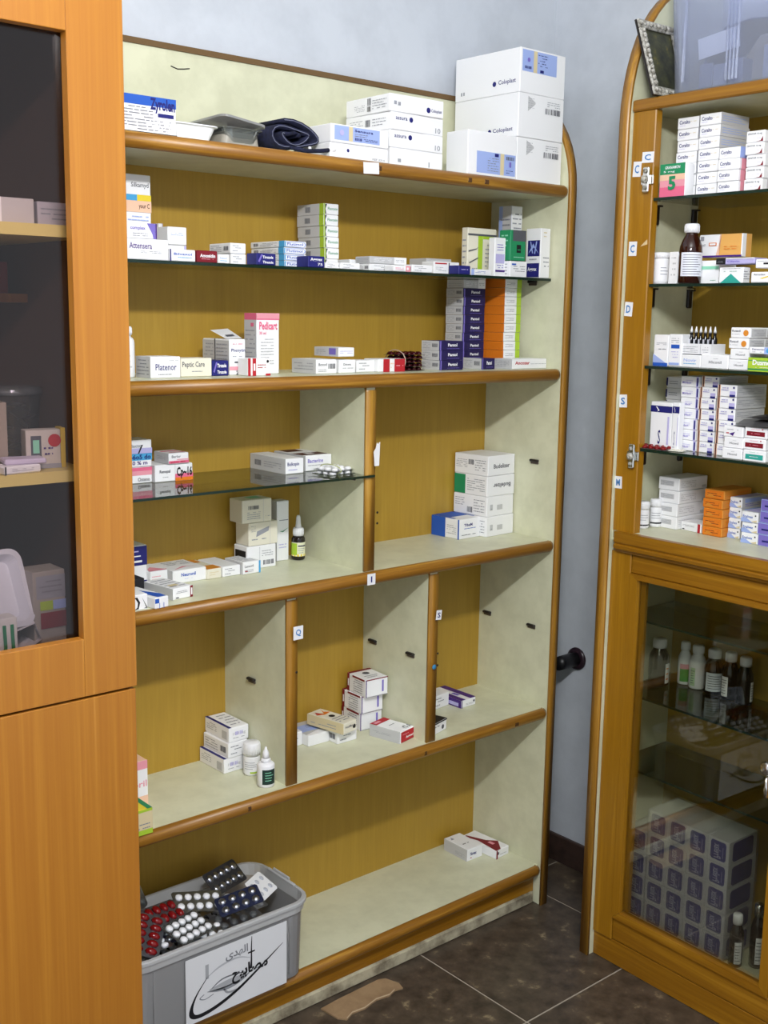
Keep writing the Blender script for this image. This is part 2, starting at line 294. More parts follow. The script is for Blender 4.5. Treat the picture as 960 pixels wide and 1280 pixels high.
# ------------------------------------------------------------------ cartons: style, frame (K bookcase, C right cabinet), base centre, width, depth, height, turn, group, label
GROUPS = ['boxes on top of the open bookcase', 'boxes on the upper glass shelf of the bookcase', 'boxes on the wooden shelf under the upper glass shelf', 'navy cartons on the wooden shelf', 'orange cartons on the wooden shelf', 'boxes on the short glass shelf', 'boxes in the left middle bay', 'boxes in the right middle bay', 'boxes in the three small lower bays', 'boxes on the bottom shelf', 'cartons on the top glass shelf of the right cabinet', 'cartons on the second glass shelf of the right cabinet', 'cartons on the third glass shelf of the right cabinet', 'cartons on the fourth glass shelf of the right cabinet', 'cartons on the wooden counter of the right cabinet']
CARTONS = [
 ('zyrolen','K',-1.1215,0.041,1.7985,0.1818,0.07,0.0622,0.0,0,'large white box with blue band and black name on bookcase top'),
 ('plainwhite','K',-0.6152,0.066,1.7985,0.1489,0.12,0.028,0.0,0,'plain flat white box under the blue labelled one on bookcase top'),
 ('bluelabel','K',-0.6141,0.0455,1.827,0.1476,0.0789,0.035,0.0,0,'flat white box with pale blue label beside the navy cuff'),
 ('plaintick','K',-0.4568,0.0843,1.7985,0.1468,0.1446,0.0349,0.0,0,'long flat white carton with small navy mark, bottom of four-box pile on bookcase top'),
 ('logowave','K',-0.4567,0.0847,1.8336,0.1468,0.1446,0.0349,-0.5,0,'long flat white carton with small navy mark, second of four-box pile on bookcase top'),
 ('logowave','K',-0.4568,0.0851,1.8687,0.1468,0.1446,0.0349,1.0,0,'long flat white carton with small navy mark, third of four-box pile on bookcase top'),
 ('logoround','K',-0.4576,0.0837,1.9039,0.1468,0.1446,0.0349,-1.1,0,'long flat white carton with small navy mark, top of four-box pile on bookcase top'),
 ('bigcode','K',-0.0806,0.1141,1.7985,0.1509,0.2043,0.0952,0.0,0,'big white carton, bottom of three-box pile at bookcase top right corner'),
 ('bigcode','K',-0.0807,0.1132,1.8939,0.1509,0.2043,0.0952,-0.1,0,'big white carton, second of three-box pile at bookcase top right corner'),
 ('biglabel','K',-0.0803,0.1137,1.9893,0.1509,0.2043,0.0952,0.4,0,'big white carton, top of three-box pile at bookcase top right corner'),
 ('frontlabel','K',-0.2417,0.0376,1.7985,0.1517,0.0673,0.0927,0.0,0,'white carton with pale blue label in front of the big pile'),
 ('tallpeach','K',-1.0425,0.155,1.5874,0.058,0.05,0.157,0.0,1,'tall white box with blue yellow and peach bands at upper left'),
 ('attensera','K',-1.0835,0.08,1.5874,0.1129,0.07,0.0366,0.0,1,'wide white box with dark name at left end of upper glass shelf'),
 ('purplecorner','K',-1.0921,0.08,1.6245,0.0883,0.06,0.0271,0.0,1,'white box with purple corner resting on the wide white box'),
 ('plainlines','K',-0.9597,0.213,1.5874,0.0088,0.046,0.0771,0.0,1,'small white carton with purple edge behind the leaning box'),
 ('plainlines','K',-0.9628,0.15,1.5874,0.0408,0.05,0.0335,0.0,1,'small white carton with torn lid, bottom of two-box pile left of dark red box'),
 ('openlid','K',-0.9624,0.1481,1.6211,0.0408,0.05,0.0335,0.1,1,'small white carton with torn lid, top of two-box pile left of dark red box'),
 ('bluetext','K',-0.9977,0.07,1.5874,0.0537,0.05,0.0216,0.0,1,'white box with blue lettering left of the dark red box'),
 ('darkred','K',-0.9454,0.0675,1.5874,0.0441,0.045,0.0221,0.0,1,'dark red box with white name on upper glass shelf'),
 ('bluetext2','K',-0.906,0.07,1.5874,0.0248,0.04,0.0172,0.0,1,'tiny white carton right of the dark red box'),
 ('fine','K',-0.8563,0.1136,1.5874,0.0348,0.0771,0.0204,0.0,1,'cream carton, bottom of low pile right of the dark red box'),
 ('fine','K',-0.8572,0.1132,1.608,0.0348,0.0771,0.0204,-0.5,1,'cream carton, top of low pile right of the dark red box'),
 ('bluestripe','K',-0.7214,0.1335,1.5874,0.0544,0.117,0.0127,0.0,1,'white carton with blue stripe, bottom of four-box pile beside the dark blue lettered box'),
 ('bluestripe','K',-0.7206,0.1332,1.6003,0.0544,0.117,0.0127,-0.8,1,'white carton with blue stripe, second of four-box pile beside the dark blue lettered box'),
 ('bluestripe','K',-0.7212,0.1346,1.6133,0.0544,0.117,0.0127,-0.5,1,'white carton with blue stripe, third of four-box pile beside the dark blue lettered box'),
 ('bluestripe','K',-0.7225,0.133,1.6262,0.0544,0.117,0.0127,1.0,1,'white carton with blue stripe, top of four-box pile beside the dark blue lettered box'),
 ('navytext','K',-0.8196,0.0525,1.5874,0.0447,0.035,0.0224,0.0,1,'dark blue box with white print in front of striped pile'),
 ('aggrex','K',-0.6987,0.055,1.5874,0.0409,0.04,0.0223,0.0,1,'dark blue box with large white lettering beside the blue striped pile'),
 ('limecurve','K',-0.6039,0.1555,1.5874,0.0392,0.091,0.0222,0.0,1,'white and lime carton, bottom of six-box tower on upper glass shelf'),
 ('limecurve','K',-0.602,0.1562,1.6098,0.0392,0.091,0.0222,1.0,1,'white and lime carton, second of six-box tower on upper glass shelf'),
 ('limecurve','K',-0.6025,0.155,1.6322,0.0392,0.091,0.0222,-1.0,1,'white and lime carton, third of six-box tower on upper glass shelf'),
 ('limecurve','K',-0.6033,0.1557,1.6546,0.0392,0.091,0.0222,-0.3,1,'white and lime carton, fourth of six-box tower on upper glass shelf'),
 ('limecurve','K',-0.605,0.1551,1.6771,0.0392,0.091,0.0222,-0.1,1,'white and lime carton, fifth of six-box tower on upper glass shelf'),
 ('limecurve','K',-0.6048,0.1547,1.6995,0.0392,0.091,0.0222,-0.1,1,'white and lime carton, top of six-box tower on upper glass shelf'),
 ('fine','K',-0.6471,0.075,1.5874,0.035,0.05,0.0119,0.0,1,'flat white carton in front of the lime tower'),
 ('fine','K',-0.6042,0.07,1.5874,0.0505,0.05,0.0131,0.0,1,'flat white carton right of the lime tower'),
 ('cyan','K',-0.5175,0.15,1.5874,0.0489,0.05,0.025,0.0,1,'cyan and white carton lying behind the flat white one'),
 ('fine','K',-0.4798,0.097,1.5874,0.1015,0.05,0.0154,0.0,1,'white carton, bottom of low pile at middle of upper glass shelf'),
 ('greyfine','K',-0.4784,0.0973,1.603,0.1015,0.05,0.0154,-0.5,1,'grey and white carton, top of low pile at middle of upper glass shelf'),
 ('pinkfine','K',-0.472,0.05,1.5874,0.0474,0.03,0.0124,0.0,1,'pink edged white carton at middle of upper glass shelf'),
 ('fine','K',-0.4089,0.054,1.5874,0.0607,0.028,0.0164,0.0,1,'white carton with grey print right of the pink one'),
 ('redline','K',-0.3107,0.088,1.5874,0.0787,0.04,0.0273,0.0,1,'white carton with red line beside the small blue box'),
 ('foilgrey','K',-0.2662,0.17,1.5874,0.0782,0.06,0.0378,0.0,1,'flat grey carton behind the red lined one'),
 ('navyplain','K',-0.2878,0.05,1.5874,0.036,0.032,0.0196,0.0,1,'small dark blue carton left of the lime striped box'),
 ('limestripe','K',-0.1609,0.118,1.5874,0.0941,0.02,0.1102,0.0,1,'tall white box with lime green stripe near right end'),
 ('bluetab','K',-0.2242,0.06,1.5874,0.0641,0.03,0.0138,0.0,1,'flat white carton in front of the lime striped box'),
 ('lilac','K',-0.1496,0.07,1.5874,0.0359,0.02,0.0881,0.0,1,'slim white and lilac carton beside the lime striped box'),
 ('tallblue','K',-0.0381,0.1356,1.5874,0.0379,0.0411,0.1692,0.0,1,'tall pale box rising behind the green carton'),
 ('bluebase','K',-0.1028,0.065,1.5874,0.0571,0.04,0.0364,0.0,1,'white carton carrying the green one'),
 ('greenbox','K',-0.104,0.065,1.6249,0.0516,0.036,0.0692,0.0,1,'green carton with grey top on a white carton'),
 ('aggrexbig','K',-0.0216,0.0595,1.5874,0.0334,0.0471,0.1151,0.0,1,'white box with two dark blue squares at right end of shelf'),
 ('platenor','K',-1.0283,0.0875,1.3753,0.063,0.055,0.0397,0.0,2,'white box with violet lettering at left end of wooden shelf'),
 ('peptic','K',-0.9531,0.1,1.3753,0.0678,0.05,0.0353,0.0,2,'cream box with black lettering beside the violet lettered box'),
 ('navytext','K',-0.8966,0.105,1.3753,0.0377,0.05,0.0298,0.0,2,'small dark blue box between two white boxes'),
 ('phenytoin','K',-0.8509,0.1383,1.3753,0.0378,0.0965,0.0703,0.0,2,'open white box with purple lettering and raised flap'),
 ('pedicare','K',-0.7709,0.1215,1.3753,0.0549,0.043,0.1213,0.0,2,'tall pink topped box on the wooden shelf'),
 ('redend','K',-0.8272,0.068,1.3753,0.0519,0.036,0.0345,0.0,2,'small white and red carton before the pink topped box'),
 ('barwhite','K',-0.6566,0.0965,1.3753,0.054,0.083,0.0296,0.0,2,'white carton with barcode at left of the low pile'),
 ('barwhite2','K',-0.5973,0.09,1.3753,0.044,0.06,0.0277,0.0,2,'white carton in the low pile, middle of the front row'),
 ('lilacend','K',-0.5924,0.1114,1.4088,0.043,0.0827,0.0193,0.0,2,'white carton lying on top of the low pile'),
 ('fine','K',-0.539,0.095,1.3753,0.0499,0.05,0.0257,0.0,2,'flat white carton left of the red and white one'),
 ('redwhite','K',-0.4751,0.085,1.3753,0.0746,0.05,0.0279,0.0,2,'red and white carton beside the dark strip bundle'),
 ('pantol','K',-0.2866,0.1007,1.3753,0.0705,0.0615,0.0217,0.0,3,'navy carton with white end, bottom of short pile beside the strip bundle'),
 ('pantol','K',-0.2875,0.1005,1.3972,0.0705,0.0615,0.0217,-0.7,3,'navy carton with white end, second of short pile beside the strip bundle'),
 ('pantol','K',-0.2878,0.1008,1.419,0.0705,0.0615,0.0217,-1.0,3,'navy carton with white end, top of short pile beside the strip bundle'),
 ('pantol','K',-0.159,0.1595,1.3753,0.0698,0.059,0.0204,0.0,3,'navy carton with white end, bottom of tall pile beside the orange pile'),
 ('pantol','K',-0.159,0.1592,1.3959,0.0698,0.059,0.0204,0.5,3,'navy carton with white end, second of tall pile beside the orange pile'),
 ('pantol','K',-0.1585,0.1599,1.4165,0.0698,0.059,0.0204,0.5,3,'navy carton with white end, third of tall pile beside the orange pile'),
 ('pantol','K',-0.1592,0.1598,1.4371,0.0698,0.059,0.0204,-0.4,3,'navy carton with white end, fourth of tall pile beside the orange pile'),
 ('pantol','K',-0.1589,0.1591,1.4578,0.0698,0.059,0.0204,-0.1,3,'navy carton with white end, fifth of tall pile beside the orange pile'),
 ('pantol','K',-0.1599,0.159,1.4784,0.0698,0.059,0.0204,1.1,3,'navy carton with white end, sixth of tall pile beside the orange pile'),
 ('pantol','K',-0.1595,0.1599,1.499,0.0698,0.059,0.0204,0.4,3,'navy carton with white end, seventh of tall pile beside the orange pile'),
 ('pantol','K',-0.1585,0.1594,1.5196,0.0698,0.059,0.0204,0.2,3,'navy carton with white end, eighth of tall pile beside the orange pile'),
 ('pantol','K',-0.1599,0.1586,1.5402,0.0698,0.059,0.0204,-0.7,3,'navy carton with white end, ninth of tall pile beside the orange pile'),
 ('greyfine','K',-0.1597,0.1587,1.5608,0.0698,0.059,0.0204,-0.9,3,'grey and white carton, top of tall pile beside the orange pile'),
 ('orange','K',-0.0595,0.133,1.3753,0.0562,0.066,0.0208,0.0,4,'orange carton with white and green end, bottom of tall orange pile'),
 ('orange','K',-0.0594,0.1325,1.3963,0.0562,0.066,0.0208,1.1,4,'orange carton with white and green end, second of tall orange pile'),
 ('orange','K',-0.0592,0.133,1.4173,0.0562,0.066,0.0208,0.5,4,'orange carton with white and green end, third of tall orange pile'),
 ('orange','K',-0.0599,0.1337,1.4383,0.0562,0.066,0.0208,0.8,4,'orange carton with white and green end, fourth of tall orange pile'),
 ('orange','K',-0.0592,0.1329,1.4593,0.0562,0.066,0.0208,0.8,4,'orange carton with white and green end, fifth of tall orange pile'),
 ('orange','K',-0.0591,0.1332,1.4803,0.0562,0.066,0.0208,1.0,4,'orange carton with white and green end, sixth of tall orange pile'),
 ('orange','K',-0.0593,0.1328,1.5013,0.0562,0.066,0.0208,0.1,4,'orange carton with white and green end, seventh of tall orange pile'),
 ('orange','K',-0.06,0.1325,1.5222,0.0562,0.066,0.0208,0.5,4,'orange carton with white and green end, eighth of tall orange pile'),
 ('orange','K',-0.0591,0.1337,1.5432,0.0562,0.066,0.0208,0.8,4,'orange carton with white and green end, ninth of tall orange pile'),
 ('orange','K',-0.0595,0.1323,1.5642,0.0562,0.066,0.0208,-0.0,4,'orange carton with white and green end, top of tall orange pile'),
 ('pantol','K',-0.1823,0.086,1.3753,0.0411,0.0619,0.0257,0.0,2,'navy carton lying before the orange pile'),
 ('augmen','K',-0.0631,0.0649,1.3753,0.1205,0.0597,0.0236,0.0,2,'white carton with dark red name at right end of wooden shelf'),
 ('pinkbase','K',-1.0287,0.195,1.1655,0.0528,0.06,0.0316,0.0,5,'red and white carton at left end of short glass shelf'),
 ('handblue','K',-1.0271,0.1945,1.1975,0.0522,0.055,0.0528,0.0,5,'box with blue handwriting on the red and white carton'),
 ('scribble','K',-0.9589,0.19,1.1655,0.0851,0.07,0.0342,0.0,5,'white and pink carton with black scribble on short glass shelf'),
 ('pinkend','K',-0.9507,0.1783,1.2001,0.0453,0.0565,0.0218,0.0,5,'pale carton with red base line on the scribbled carton'),
 ('bulko','K',-0.7002,0.17,1.1655,0.0468,0.13,0.0326,0.0,5,'white carton lying lengthwise on the short glass shelf'),
 ('bulko2','K',-0.6255,0.1775,1.1655,0.0701,0.115,0.0334,0.0,5,'white carton with brown top beside the glass shelf pill strip'),
 ('navytall','K',-1.0324,0.205,0.9581,0.0466,0.05,0.0813,0.0,6,'upright white and navy box at left edge of middle shelf'),
 ('pinkflat','K',-0.9909,0.2,0.9581,0.0398,0.07,0.028,0.0,6,'flat pale carton beside the upright navy box'),
 ('neuron','K',-0.9319,0.191,0.9581,0.0782,0.09,0.027,0.0,6,'wide white carton with blue name on middle shelf'),
 ('orangeend','K',-0.8783,0.188,0.9581,0.0348,0.0948,0.0218,2.0,6,'white carton with orange end panel on middle shelf'),
 ('fine','K',-0.836,0.188,0.9581,0.0436,0.0953,0.0219,1.0,6,'white carton second from right in the flat row'),
 ('tealend','K',-0.7908,0.1663,0.9581,0.0447,0.065,0.0265,2.0,6,'white carton with teal edge at right of flat row'),
 ('redtab','K',-1.0203,0.0802,0.9581,0.0481,0.09,0.0227,9.0,6,'white carton with red end tab near shelf front'),
 ('blueswoosh','K',-1.0869,0.0465,0.9581,0.0306,0.1,0.0213,7.0,6,'white carton with blue swoosh at shelf front left'),
 ('blacklines','K',-1.1331,0.031,0.9581,0.0567,0.05,0.0296,0.0,6,'white carton with black curves at the front left shelf edge'),
 ('blacksmall','K',-1.0856,0.125,0.9581,0.0526,0.05,0.0351,0.0,6,'small black and white carton at left edge of middle shelf'),
 ('greybox','K',-0.7429,0.19,0.9581,0.0745,0.05,0.0499,0.0,6,'white carton with barcode, bottom of crooked three-box pile beside the dropper bottle'),
 ('openwhite','K',-0.7381,0.1906,1.0082,0.0745,0.05,0.0499,-0.0,6,'torn white carton, second of crooked three-box pile beside the dropper bottle'),
 ('greyend','K',-0.753,0.1914,1.0583,0.0745,0.05,0.0499,-0.8,6,'white carton, top of crooked three-box pile beside the dropper bottle'),
 ('slimtall','K',-0.6625,0.215,0.9581,0.0325,0.03,0.1337,0.0,6,'slim tall white carton left of the amber dropper bottle'),
 ('budbase','K',-0.0566,0.178,0.9581,0.1008,0.1109,0.0502,3.0,7,'white carton, bottom of tall white pile in right middle bay'),
 ('budbase','K',-0.0578,0.1792,1.0085,0.1008,0.1109,0.0502,3.3,7,'white carton, second of tall white pile in right middle bay'),
 ('budgreen','K',-0.0576,0.1777,1.0589,0.1008,0.1109,0.0502,1.9,7,'white carton with green patch, third of tall white pile in right middle bay'),
 ('budtop','K',-0.0574,0.1787,1.1094,0.1008,0.1109,0.0502,3.4,7,'white carton with upright black lettering, top of tall white pile in right middle bay'),
 ('bluebox','K',-0.1449,0.187,0.9581,0.0741,0.0951,0.0496,2.3,7,'blue and white box at foot of the tall white pile'),
 ('navyedge','K',-0.8339,0.188,0.5296,0.0499,0.0951,0.0327,1.0,8,'white carton with navy edge, bottom of three-box pile beside white bottles'),
 ('fine','K',-0.8249,0.1855,0.5625,0.0499,0.0951,0.0327,1.4,8,'white carton with navy edge, second of three-box pile beside white bottles'),
 ('navyedge','K',-0.82,0.1879,0.5954,0.0499,0.0951,0.0327,-0.0,8,'white carton with navy edge, top of three-box pile beside white bottles'),
 ('pinktall','K',-1.0837,0.125,0.5296,0.044,0.05,0.0971,0.0,8,'upright pale pink carton at left edge of lower bay'),
 ('yellowflat','K',-1.139,0.03,0.5296,0.0521,0.08,0.0503,0.0,8,'flat yellow green carton at front of lower left bay'),
 ('fine','K',-0.6467,0.199,0.5296,0.0407,0.05,0.0329,0.0,8,'white carton behind the middle bay divider'),
 ('tealtop','K',-0.5952,0.1945,0.5296,0.0595,0.083,0.0264,0.0,8,'white carton with teal top in middle bay'),
 ('fine','K',-0.5357,0.169,0.5296,0.0567,0.09,0.0322,0.0,8,'small white carton carrying the orange splashed box'),
 ('splash','K',-0.5573,0.1544,0.5623,0.0459,0.1099,0.0257,11.3,8,'long cream carton with orange splashes lying on small cartons'),
 ('redwrap','K',-0.4351,0.1946,0.5296,0.064,0.0746,0.0432,-3.0,8,'white carton with dark red edge, bottom of three-box pile in middle bay'),
 ('redwrap','K',-0.437,0.1897,0.573,0.064,0.0746,0.0432,-1.9,8,'white carton with dark red edge, second of three-box pile in middle bay'),
 ('redwrap','K',-0.436,0.1732,0.6164,0.064,0.0746,0.0432,-3.8,8,'white carton with dark red edge, top of three-box pile in middle bay'),
 ('redfront','K',-0.4332,0.0867,0.5296,0.0543,0.0875,0.0292,12.8,8,'long white carton with red end near shelf front'),
 ('purplelong','K',-0.1461,0.18,0.5296,0.052,0.111,0.0203,1.1,8,'purple and white carton in right lower bay'),
 ('fine','K',-0.2122,0.1956,0.5296,0.0644,0.0729,0.0347,8.0,8,'white carton left of the purple one in right lower bay'),
 ('blackend','K',-0.3337,0.0655,0.5296,0.058,0.06,0.028,15.0,8,'small black topped carton behind the right divider'),
 ('whitelong','K',-0.1037,0.1694,0.1063,0.055,0.0878,0.0324,-1.0,9,'white carton on the bottom shelf'),
 ('redsweep','K',-0.042,0.1494,0.1063,0.0511,0.12,0.0238,3.4,9,'white carton with dark red top on the bottom shelf'),
 ('fivepink','C',0.1193,0.027,1.747,0.0627,0.03,0.0667,0.0,10,'green and pink box marked five in right cabinet'),
 ('coral','C',0.1258,0.075,1.747,0.0524,0.06,0.0229,0.0,10,'white carton with blue name, bottom of left column on the cabinet top glass shelf'),
 ('coral','C',0.1251,0.0756,1.7701,0.0524,0.06,0.0229,0.9,10,'white carton with blue name, second of left column on the cabinet top glass shelf'),
 ('coral','C',0.1254,0.0737,1.7932,0.0524,0.06,0.0229,0.9,10,'white carton with blue name, third of left column on the cabinet top glass shelf'),
 ('coral','C',0.1252,0.0757,1.8162,0.0524,0.06,0.0229,-0.8,10,'white carton with blue name, fourth of left column on the cabinet top glass shelf'),
 ('coral','C',0.1264,0.076,1.8393,0.0524,0.06,0.0229,0.5,10,'white carton with blue name, fifth of left column on the cabinet top glass shelf'),
 ('coral','C',0.1254,0.0757,1.8624,0.0524,0.06,0.0229,-0.9,10,'white carton with blue name, sixth of left column on the cabinet top glass shelf'),
 ('coral','C',0.1253,0.0748,1.8855,0.0524,0.06,0.0229,0.9,10,'white carton with blue name, top of left column on the cabinet top glass shelf'),
 ('coral','C',0.1865,0.0836,1.747,0.0504,0.0971,0.0228,0.0,10,'white carton with blue name, bottom of middle column on the cabinet top glass shelf'),
 ('coral','C',0.1855,0.0847,1.77,0.0504,0.0971,0.0228,0.7,10,'white carton with blue name, second of middle column on the cabinet top glass shelf'),
 ('coral','C',0.1879,0.0832,1.7931,0.0504,0.0971,0.0228,-0.7,10,'white carton with blue name, third of middle column on the cabinet top glass shelf'),
 ('coral','C',0.1857,0.0845,1.8161,0.0504,0.0971,0.0228,1.1,10,'white carton with blue name, fourth of middle column on the cabinet top glass shelf'),
 ('coral','C',0.1871,0.0835,1.8391,0.0504,0.0971,0.0228,-0.5,10,'white carton with blue name, fifth of middle column on the cabinet top glass shelf'),
 ('coral','C',0.1875,0.0847,1.8621,0.0504,0.0971,0.0228,-1.0,10,'white carton with blue name, sixth of middle column on the cabinet top glass shelf'),
 ('coral','C',0.1857,0.0846,1.8852,0.0504,0.0971,0.0228,0.8,10,'white carton with blue name, top of middle column on the cabinet top glass shelf'),
 ('coralred','C',0.2479,0.055,1.747,0.0493,0.07,0.0217,0.0,10,'white carton with blue name, bottom of low column with coloured side panels'),
 ('coralred','C',0.2473,0.0543,1.7689,0.0493,0.07,0.0217,-0.2,10,'white carton with blue name, second of low column with coloured side panels'),
 ('coralred','C',0.248,0.0538,1.7907,0.0493,0.07,0.0217,0.8,10,'white carton with blue name, third of low column with coloured side panels'),
 ('coralblue','C',0.248,0.0558,1.8126,0.0493,0.07,0.0217,-0.6,10,'white carton with blue name, top of low column with coloured side panels'),
 ('sweep','C',0.3045,0.062,1.747,0.0412,0.08,0.0225,0.0,10,'white carton with dark red corner, bottom of right column on the cabinet top glass shelf'),
 ('sweep','C',0.3059,0.0628,1.7697,0.0412,0.08,0.0225,-0.4,10,'white carton with dark red corner, second of right column on the cabinet top glass shelf'),
 ('sweep','C',0.3059,0.0626,1.7924,0.0412,0.08,0.0225,0.8,10,'white carton with dark red corner, third of right column on the cabinet top glass shelf'),
 ('sweep','C',0.3032,0.0607,1.8151,0.0412,0.08,0.0225,0.6,10,'white carton with dark red corner, fourth of right column on the cabinet top glass shelf'),
 ('sweep','C',0.3039,0.0621,1.8379,0.0412,0.08,0.0225,-0.8,10,'white carton with dark red corner, top of right column on the cabinet top glass shelf'),
 ('slimgrey','C',0.1199,0.05,1.57,0.0237,0.04,0.0665,0.0,11,'slim white carton between pill jar and amber syrup bottle'),
 ('mint','C',0.1959,0.08,1.57,0.047,0.06,0.0476,0.0,11,'white carton with mint band beside amber syrup bottle'),
 ('tri','C',0.2695,0.0323,1.57,0.056,0.0246,0.0313,0.0,11,'white carton with green triangle'),
 ('tan','C',0.2017,0.0904,1.625,0.105,0.0309,0.0466,0.0,11,'wide orange and white box with purple base stripe'),
 ('lilacblack','C',0.2739,0.0475,1.6075,0.089,0.045,0.0124,0.0,11,'lilac carton with black end lying on the triangle carton'),
 ('yellowline','C',0.3536,0.037,1.57,0.0652,0.05,0.0209,0.0,11,'white carton with yellow line on second glass shelf'),
 ('blackdot','C',0.358,0.039,1.598,0.0596,0.05,0.0174,0.0,11,'white carton with black square on second glass shelf'),
 ('bluewash','C',0.1001,0.05,1.398,0.0381,0.04,0.0663,0.0,12,'upright white carton with blue wash at base'),
 ('bluechip','C',0.1367,0.05,1.398,0.0331,0.04,0.068,0.0,12,'upright white carton with blue chip label'),
 ('bluetext2','C',0.178,0.06,1.398,0.0494,0.06,0.0263,0.0,12,'white carton under the ampoule tray, left one'),
 ('midtext','C',0.2366,0.06,1.398,0.066,0.06,0.029,0.0,12,'pale carton under the ampoule tray, right one'),
 ('midtext','C',0.2934,0.075,1.398,0.0458,0.09,0.0211,0.0,12,'white carton, bottom of column on third glass shelf'),
 ('midtext','C',0.2953,0.075,1.4193,0.0458,0.09,0.0211,0.8,12,'white carton, second of column on third glass shelf'),
 ('discor','C',0.2917,0.0749,1.4406,0.0458,0.09,0.0211,-1.1,12,'white carton with orange disc, third of column on third glass shelf'),
 ('discor','C',0.295,0.0748,1.4619,0.0458,0.09,0.0211,-1.0,12,'white carton with orange disc, top of column on third glass shelf'),
 ('dusgreen','C',0.3718,0.039,1.398,0.0895,0.05,0.0274,0.0,12,'bright green carton on third glass shelf'),
 ('bluespot','C',0.3678,0.043,1.432,0.0868,0.05,0.0137,0.0,12,'white carton with blue pattern on the green carton'),
 ('navyband','C',0.1031,0.06,1.219,0.0569,0.04,0.1011,0.0,13,'upright white carton with navy band, left of the pair'),
 ('navyband','C',0.143,0.047,1.219,0.0178,0.018,0.1027,0.0,13,'upright white carton with navy band, right of the pair'),
 ('lilacgrad','C',0.0639,0.155,1.219,0.0396,0.05,0.0251,0.0,13,'white carton, bottom of rear column behind the navy banded pair'),
 ('lilacgrad','C',0.0622,0.1552,1.2443,0.0396,0.05,0.0251,-1.0,13,'white carton, second of rear column behind the navy banded pair'),
 ('lilacgrad','C',0.0627,0.1547,1.2696,0.0396,0.05,0.0251,-0.0,13,'white carton, third of rear column behind the navy banded pair'),
 ('lilacgrad','C',0.0643,0.1555,1.2949,0.0396,0.05,0.0251,-0.3,13,'white carton, fourth of rear column behind the navy banded pair'),
 ('lilacgrad','C',0.0644,0.1536,1.3201,0.0396,0.05,0.0251,-0.5,13,'white carton, fifth of rear column behind the navy banded pair'),
 ('lilacgrad','C',0.0651,0.1536,1.3454,0.0396,0.05,0.0251,-0.7,13,'white carton, top of rear column behind the navy banded pair'),
 ('violet','C',0.1592,0.095,1.219,0.0456,0.07,0.0225,0.0,13,'white carton with violet edge, bottom of left column on the cabinet fourth glass shelf'),
 ('violet','C',0.1581,0.0949,1.2417,0.0456,0.07,0.0225,-1.2,13,'white carton with violet edge, second of left column on the cabinet fourth glass shelf'),
 ('violet','C',0.1573,0.0948,1.2645,0.0456,0.07,0.0225,-0.8,13,'white carton with violet edge, third of left column on the cabinet fourth glass shelf'),
 ('violet','C',0.1599,0.0962,1.2872,0.0456,0.07,0.0225,0.2,13,'white carton with violet edge, fourth of left column on the cabinet fourth glass shelf'),
 ('violet','C',0.1599,0.0946,1.3099,0.0456,0.07,0.0225,-1.1,13,'white carton with violet edge, fifth of left column on the cabinet fourth glass shelf'),
 ('violet','C',0.1589,0.0945,1.3326,0.0456,0.07,0.0225,0.2,13,'white carton with violet edge, sixth of left column on the cabinet fourth glass shelf'),
 ('violet','C',0.1577,0.0939,1.3554,0.0456,0.07,0.0225,0.8,13,'white carton with violet edge, top of left column on the cabinet fourth glass shelf'),
 ('violet2','C',0.2067,0.1111,1.219,0.0413,0.1022,0.0229,0.0,13,'white carton with violet corner, bottom of middle column on the cabinet fourth glass shelf'),
 ('violet2','C',0.2058,0.1108,1.2421,0.0413,0.1022,0.0229,1.0,13,'white carton with violet corner, second of middle column on the cabinet fourth glass shelf'),
 ('violet2','C',0.2058,0.1097,1.2652,0.0413,0.1022,0.0229,0.5,13,'white carton with violet corner, third of middle column on the cabinet fourth glass shelf'),
 ('violet2','C',0.207,0.1116,1.2883,0.0413,0.1022,0.0229,-1.1,13,'white carton with violet corner, fourth of middle column on the cabinet fourth glass shelf'),
 ('violet2','C',0.2064,0.1091,1.3114,0.0413,0.1022,0.0229,-0.6,13,'white carton with violet corner, fifth of middle column on the cabinet fourth glass shelf'),
 ('violet2','C',0.2075,0.1094,1.3345,0.0413,0.1022,0.0229,-0.5,13,'white carton with violet corner, sixth of middle column on the cabinet fourth glass shelf'),
 ('violet2','C',0.2087,0.113,1.3576,0.0413,0.1022,0.0229,-0.0,13,'white carton with violet corner, top of middle column on the cabinet fourth glass shelf'),
 ('violet2','C',0.2623,0.0974,1.219,0.0447,0.1047,0.0243,0.0,13,'white carton with violet corner, bottom of right column on the cabinet fourth glass shelf'),
 ('violet2','C',0.2632,0.0979,1.2435,0.0447,0.1047,0.0243,-0.1,13,'white carton with violet corner, second of right column on the cabinet fourth glass shelf'),
 ('violet2','C',0.2637,0.0961,1.2681,0.0447,0.1047,0.0243,0.8,13,'white carton with violet corner, third of right column on the cabinet fourth glass shelf'),
 ('violet2','C',0.2604,0.0988,1.2926,0.0447,0.1047,0.0243,0.4,13,'white carton with violet corner, fourth of right column on the cabinet fourth glass shelf'),
 ('violet2','C',0.2621,0.0981,1.3172,0.0447,0.1047,0.0243,-0.1,13,'white carton with violet corner, fifth of right column on the cabinet fourth glass shelf'),
 ('violet2','C',0.2634,0.0958,1.3417,0.0447,0.1047,0.0243,0.0,13,'white carton with violet corner, top of right column on the cabinet fourth glass shelf'),
 ('midtext','C',0.302,0.028,1.219,0.0463,0.024,0.0221,0.0,13,'cream carton, bottom of small pile before the violet columns'),
 ('midtext','C',0.3034,0.0297,1.2413,0.0463,0.024,0.0221,-0.7,13,'cream carton, second of small pile before the violet columns'),
 ('purpletip','C',0.301,0.0296,1.2636,0.0463,0.024,0.0221,-0.4,13,'cream carton, top of small pile before the violet columns'),
